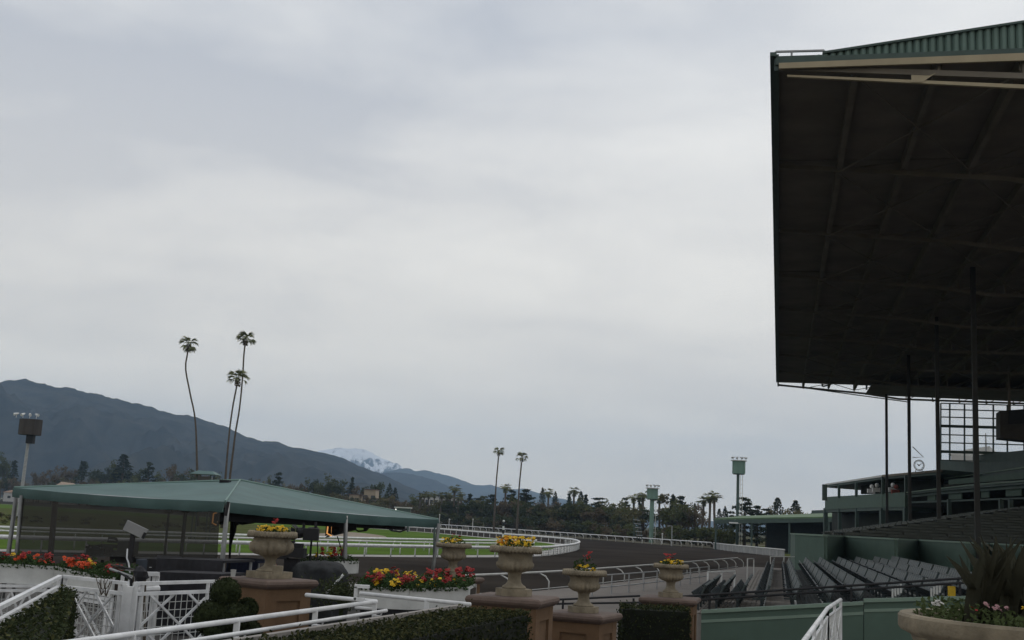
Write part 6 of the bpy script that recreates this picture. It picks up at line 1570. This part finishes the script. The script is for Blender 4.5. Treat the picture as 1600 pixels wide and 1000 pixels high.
tp_ = at(490, 884, 19.6); b = MB(); b.bar(at(537, 897, 18.6), at(510, 927, 18.4), .05, .02); b.build('strap', WGREY, t)
# hanging cables under the valance
for pts, lab in (([(636, 827), (625, 831), (612, 829), (604, 824)], 'loose black cable sagging under the right valance'), ([(578, 822), (572, 829), (560, 830), (553, 826)], 'short black cable looped under the valance right of the middle pole')):
    b = MB(); b.tube([at(x, y, 23.6) for x, y in pts], .02, 5); tag(b.build('cable', BLACK), lab, 'cable')
b = MB(); b.box(at(571.5, 824, 23.4), (.09, .06, .13), axes(.3)); tag(b.build('clamp', BLACK), 'black clamp hanging under the valance right of the middle pole', 'clamp')
for px0, py0, px1, py1, lab in ((496, 846, 494, 893, 'thin cable hanging from the square flood lamp'), (527, 838, 538, 880, 'thin cable running down to the middle tent pole')):
    b = MB(); b.tube([at(px0, py0, 20.6), at((px0+px1)/2+1, (py0+py1)/2, 20.6), at(px1, py1, 20.6)], .012, 5); tag(b.build('cable', BLACK), lab, 'cable')
# tumbler on the coping, folded chair and tools by the fence
p = at(364, 901, 15.4); b = MB(); b.lathe([(.033, 0), (.042, .10)], 12, p - Z_*.0); tag(b.build('plastic_cup', veil('cup_plastic', (.5,.5,.48), .45)), 'clear plastic cup standing on the coping of the first pedestal', 'cup')
p = at(425, 893, 15.2); b = MB(); b.box(p+Vector((.06,.12,.02)), (.14,.1,.12)); tag(b.build('white_block', STONE), 'pale stone block behind the foot of the squat urn', 'block')
random.seed(71)
c = at(190, 893, 15.4); t = thing('tool_bundle', Vector((c.x, c.y, ZC)), 'bundle of dark tools and sticks leaning over the white box rail', 'tools')
for k in range(7):
    a = at(172+random.uniform(0,14), 884+random.uniform(-3,8), 15.6); e_ = at(205+random.uniform(0,24), 890+random.uniform(0,16), 15.2); b = MB(); b.tube([a, e_, (e_.x+.1, e_.y, ZC)], .012+.012*random.random(), 5); b.build('stick', (BLACK, BARK, GREYM)[k % 3], t)
b = MB(); b.ball(at(220, 897, 15.2), .11, 1.1, .3, 7, 5); b.build('bag', DARK, t)
b = MB(); b.tube([at(199, 858, 16.5), at(198, 872, 16.3), at(201, 880, 16), at(203, 895, 15.5)], .012, 5); tag(b.build('cable', GREYM), 'pale cable hanging in front of the monitor pole', 'cable')
random.seed(72)
for k in range(2):
    c = at(160+k*8, 911+k*2, 13.3); t = thing('bare_twig', (c.x, c.y, c.z-.1), ('bare twigs poking over the lattice fence top', 'shorter bare twigs poking over the lattice fence')[k], 'twig'); b = MB()
    for q in range(5): e_ = c+Vector((random.uniform(-.12,.12), random.uniform(-.05,.05), random.uniform(.0,.09))); b.tube([c-Z_*.15, e_], .005, 4)
    b.build('twigs', BARK, t)

# ---- big round planter at the right with strap leaved plant
random.seed(81)
PR = 0.66; rim = at(1405, 952, 4.9); pc = Vector((0, 0, 0)); d5 = 4.9*K
v = ray(1634, 971); k = (4.9*K+.0)/v.y; pc = CP + v*k; prx = (pc - at(1415, 966, 4.9)).x; PR = prx; zr = pc.z
t = thing('round_planter', Vector((pc.x, pc.y, 2.0)), 'big round cast stone bowl planter at the bottom right', 'planter')
b = MB(); hB = zr-2.0
prof = [(PR*.50, 2.0), (PR*.52, 2.04), (PR*.40, 2.12), (PR*.42, zr-.62), (PR*.70, zr-.40), (PR*.83, zr-.20), (PR*.86, zr-.14), (PR*.90, zr-.125), (PR*.91, zr-.10), (PR*.935, zr-.09), (PR*.985, zr-.075), (PR*1.0, zr-.06), (PR*1.0, zr-.01), (PR*.985, zr+.002), (PR*.90, zr+.0), (PR*.87, zr-.06)]
b.lathe(prof, 96, (pc.x, pc.y, 0), cap=False); b.build('bowl', STONE, t, smooth=False)
PR *= 1.0
for p_ in t.children: 
    p_.data.polygons.foreach_set('use_smooth', [True]*len(p_.data.polygons)); mdf = p_.modifiers.new('edge', 'EDGE_SPLIT'); mdf.split_angle = R(35)
b = MB(); b.lathe([(PR*.87, zr-.06), (.01, zr-.03)], 40, (pc.x, pc.y, 0)); b.build('soil', MATS['soil'], t)
t = thing('strap_leaf_plant', Vector((pc.x, pc.y, zr-.04)), 'dark strap leaved plant in the round planter', 'plant')
def strap(base, dirv, L, w, arch):
    b = MB(); n = 9; side = dirv.cross(Z_).normalized(); pts = []
    for i in range(n+1):
        f = i/n; p = base + Z_*L*(f - arch*.35*f*f) + Vector((dirv.x, dirv.y, 0))*L*(.22*f + arch*f*f); ww = w*(.55+.9*f-1.45*f**3 if f < .99 else .02); pts.append((p, max(ww, .004)))
    fold = Vector((dirv.x, dirv.y, 0))*.35
    for i in range(n):
        (p, w0), (p2, w1) = pts[i], pts[i+1]
        b.quad(p-side*w0+fold*w0, p-fold*0, p2, p2-side*w1+fold*w1); b.quad(p, p+side*w0+fold*w0, p2+side*w1+fold*w1, p2)
    return b
tip_px = [(1478, 868, .8), (1498, 842, .6), (1509, 858, .5), (1515, 838, .5), (1531, 834, .45), (1546, 848, .4), (1556, 836, .35), (1572, 846, .3), (1590, 838, .35), (1601, 850, .4), (1620, 838, .4), (1640, 830, .5), (1665, 850, .7), (1690, 870, .8), (1505, 895, .9), (1537, 862, .5), (1565, 860, .4), (1583, 858, .4), (1525, 872, .7), (1610, 865, .4), (1575, 905, .6), (1500, 905, .9), (1650, 880, .7), (1520, 850, .5), (1594, 870, .4), (1550, 880, .5)]
tip_px += [(random.uniform(1495, 1690), random.uniform(834, 895), random.uniform(.3, .8)) for k in range(46)]
for i, (tx, ty, ar) in enumerate(tip_px):
    dd = random.uniform(-.3, .3); v = ray(tx, ty); tip = CP + v*((pc.y+dd)/v.y); base = Vector((pc.x - PR*.22 + random.uniform(-.16,.16) + (tip.x-pc.x)*.30, pc.y+random.uniform(-.12,.12), zr-.04))
    h_ = tip - base; b = MB(); n = 9; hor = Vector((h_.x, h_.y, 0)); side = Vector((random.gauss(0,.2)+1, random.gauss(0,.6), 0)).normalized(); w = random.uniform(.018, .034)*(1.3 if i % 3 == 0 else 1)
    for q in range(n+1):
        f = q/n; p = base + Z_*h_.z*(f+.12*ar*f*(1-f)*4*.4) + hor*(f**(1+ar)); wf = max(.05, (.5+1.1*f-1.0*f*f)*(1-f**5)); b.v += [tuple(p-side*w*wf+Vector((0,-.012,0))*wf), tuple(p), tuple(p+side*w*wf+Vector((0,-.012,0))*wf)]
    for q in range(n):
        b.f += [(q*3, q*3+1, q*3+4, q*3+3), (q*3+1, q*3+2, q*3+5, q*3+4)]; b.m += [0, 0]
    b.build('strap_leaf', L_SPIKE, t)
t = thing('planter_flowers', Vector((pc.x, pc.y, zr)), 'low greenery with white and pink flowers round the planter edge', 'flowers')
b = MB()
for k in range(2600):
    a = random.uniform(0, 6.28); r = PR*random.uniform(.42, .90); b.leaf(pc + Vector((math.cos(a)*r, math.sin(a)*r, random.uniform(-.03,.055)*(1+.4*math.sin(a*9)))), random.uniform(.018,.036))
o = b.build('foliage', leafmat('planter_leaf', (.045,.06,.025)), t); o['kind'] = 'stuff'
def flw(x, y, m, nm, r=.016, n=3, dy=0):
    v = ray(x, y); p = CP + v*((pc.y-PR*.45+dy)/v.y); b = MB()
    for q in range(n): bloom(b, p+Vector((random.gauss(0,.008), random.gauss(0,.01), random.gauss(0,.006)-.006)), r*.72, 0, 6)
    b.build(nm, m, t)
flw(1463, 938, P_WHITE, 'white_flower', .016, 5); flw(1468, 944, P_WHITE, 'white_flower', .016, 4); flw(1545, 944, P_PINK, 'pink_flower', .016, 4); flw(1558, 948, P_PINK, 'pink_flower', .017, 5); flw(1574, 948, P_PINK, 'pink_flower', .014, 4); flw(1520, 950, P_RED, 'red_flower', .010, 2); flw(1600, 946, P_YEL, 'yellow_flower', .012, 3)

# ---- the haze in the air
hb = MB(); hb.box((0, 4080, 330), (12900, 9400, 664)); hz_o = hb.build('haze', mat('haze_air', (1, 1, 1)), origin=(0, 0, 0)); hz_o['kind'] = 'stuff'
hm_ = hz_o.data.materials[0]; t_ = hm_.node_tree; t_.nodes.clear(); vo = t_.nodes.new('ShaderNodeVolumePrincipled'); oo = t_.nodes.new('ShaderNodeOutputMaterial'); t_.links.new(vo.outputs[0], oo.inputs['Volume'])
vo.inputs['Color'].default_value = (.47, .70, 1, 1); vo.inputs['Density'].default_value = 1.3e-4; vo.inputs['Anisotropy'].default_value = .2
# objects never placed: drop spare prototypes
for pr in list(PROTO.values()) + [sb0, sbw]:
    if not (USED.get(pr) or UB.get(pr)):
        for ch in list(pr.children): bpy.data.objects.remove(ch)
        bpy.data.objects.remove(pr)
# pieces that belong to a part rather than to the whole thing
SUB = {'window': 'wall', 'balcony': 'wall', 'lens': 'housing', 'lit_rim': 'housing', 'barn_door': 'housing', 'hood': 'housing', 'rim': 'bowl', 'soil': 'bowl', 'panel_frame': 'body', 'handle': 'back_case', 'screen': 'back_case', 'hour_mark': 'ring', 'hand': 'ring', 'hub': 'ring', 'vent_flap': 'roof_panel'}
for o in list(bpy.data.objects):
    n = o.name.split('.')[0]
    if o.parent is not None and o.parent.parent is None and n in SUB and 'category' in o.parent:
        host = [c for c in o.parent.children if c.name.split('.')[0] == SUB[n]]
        if host and host[0].location.length < 1e-6 and host[0] is not o: o.parent = host[0]
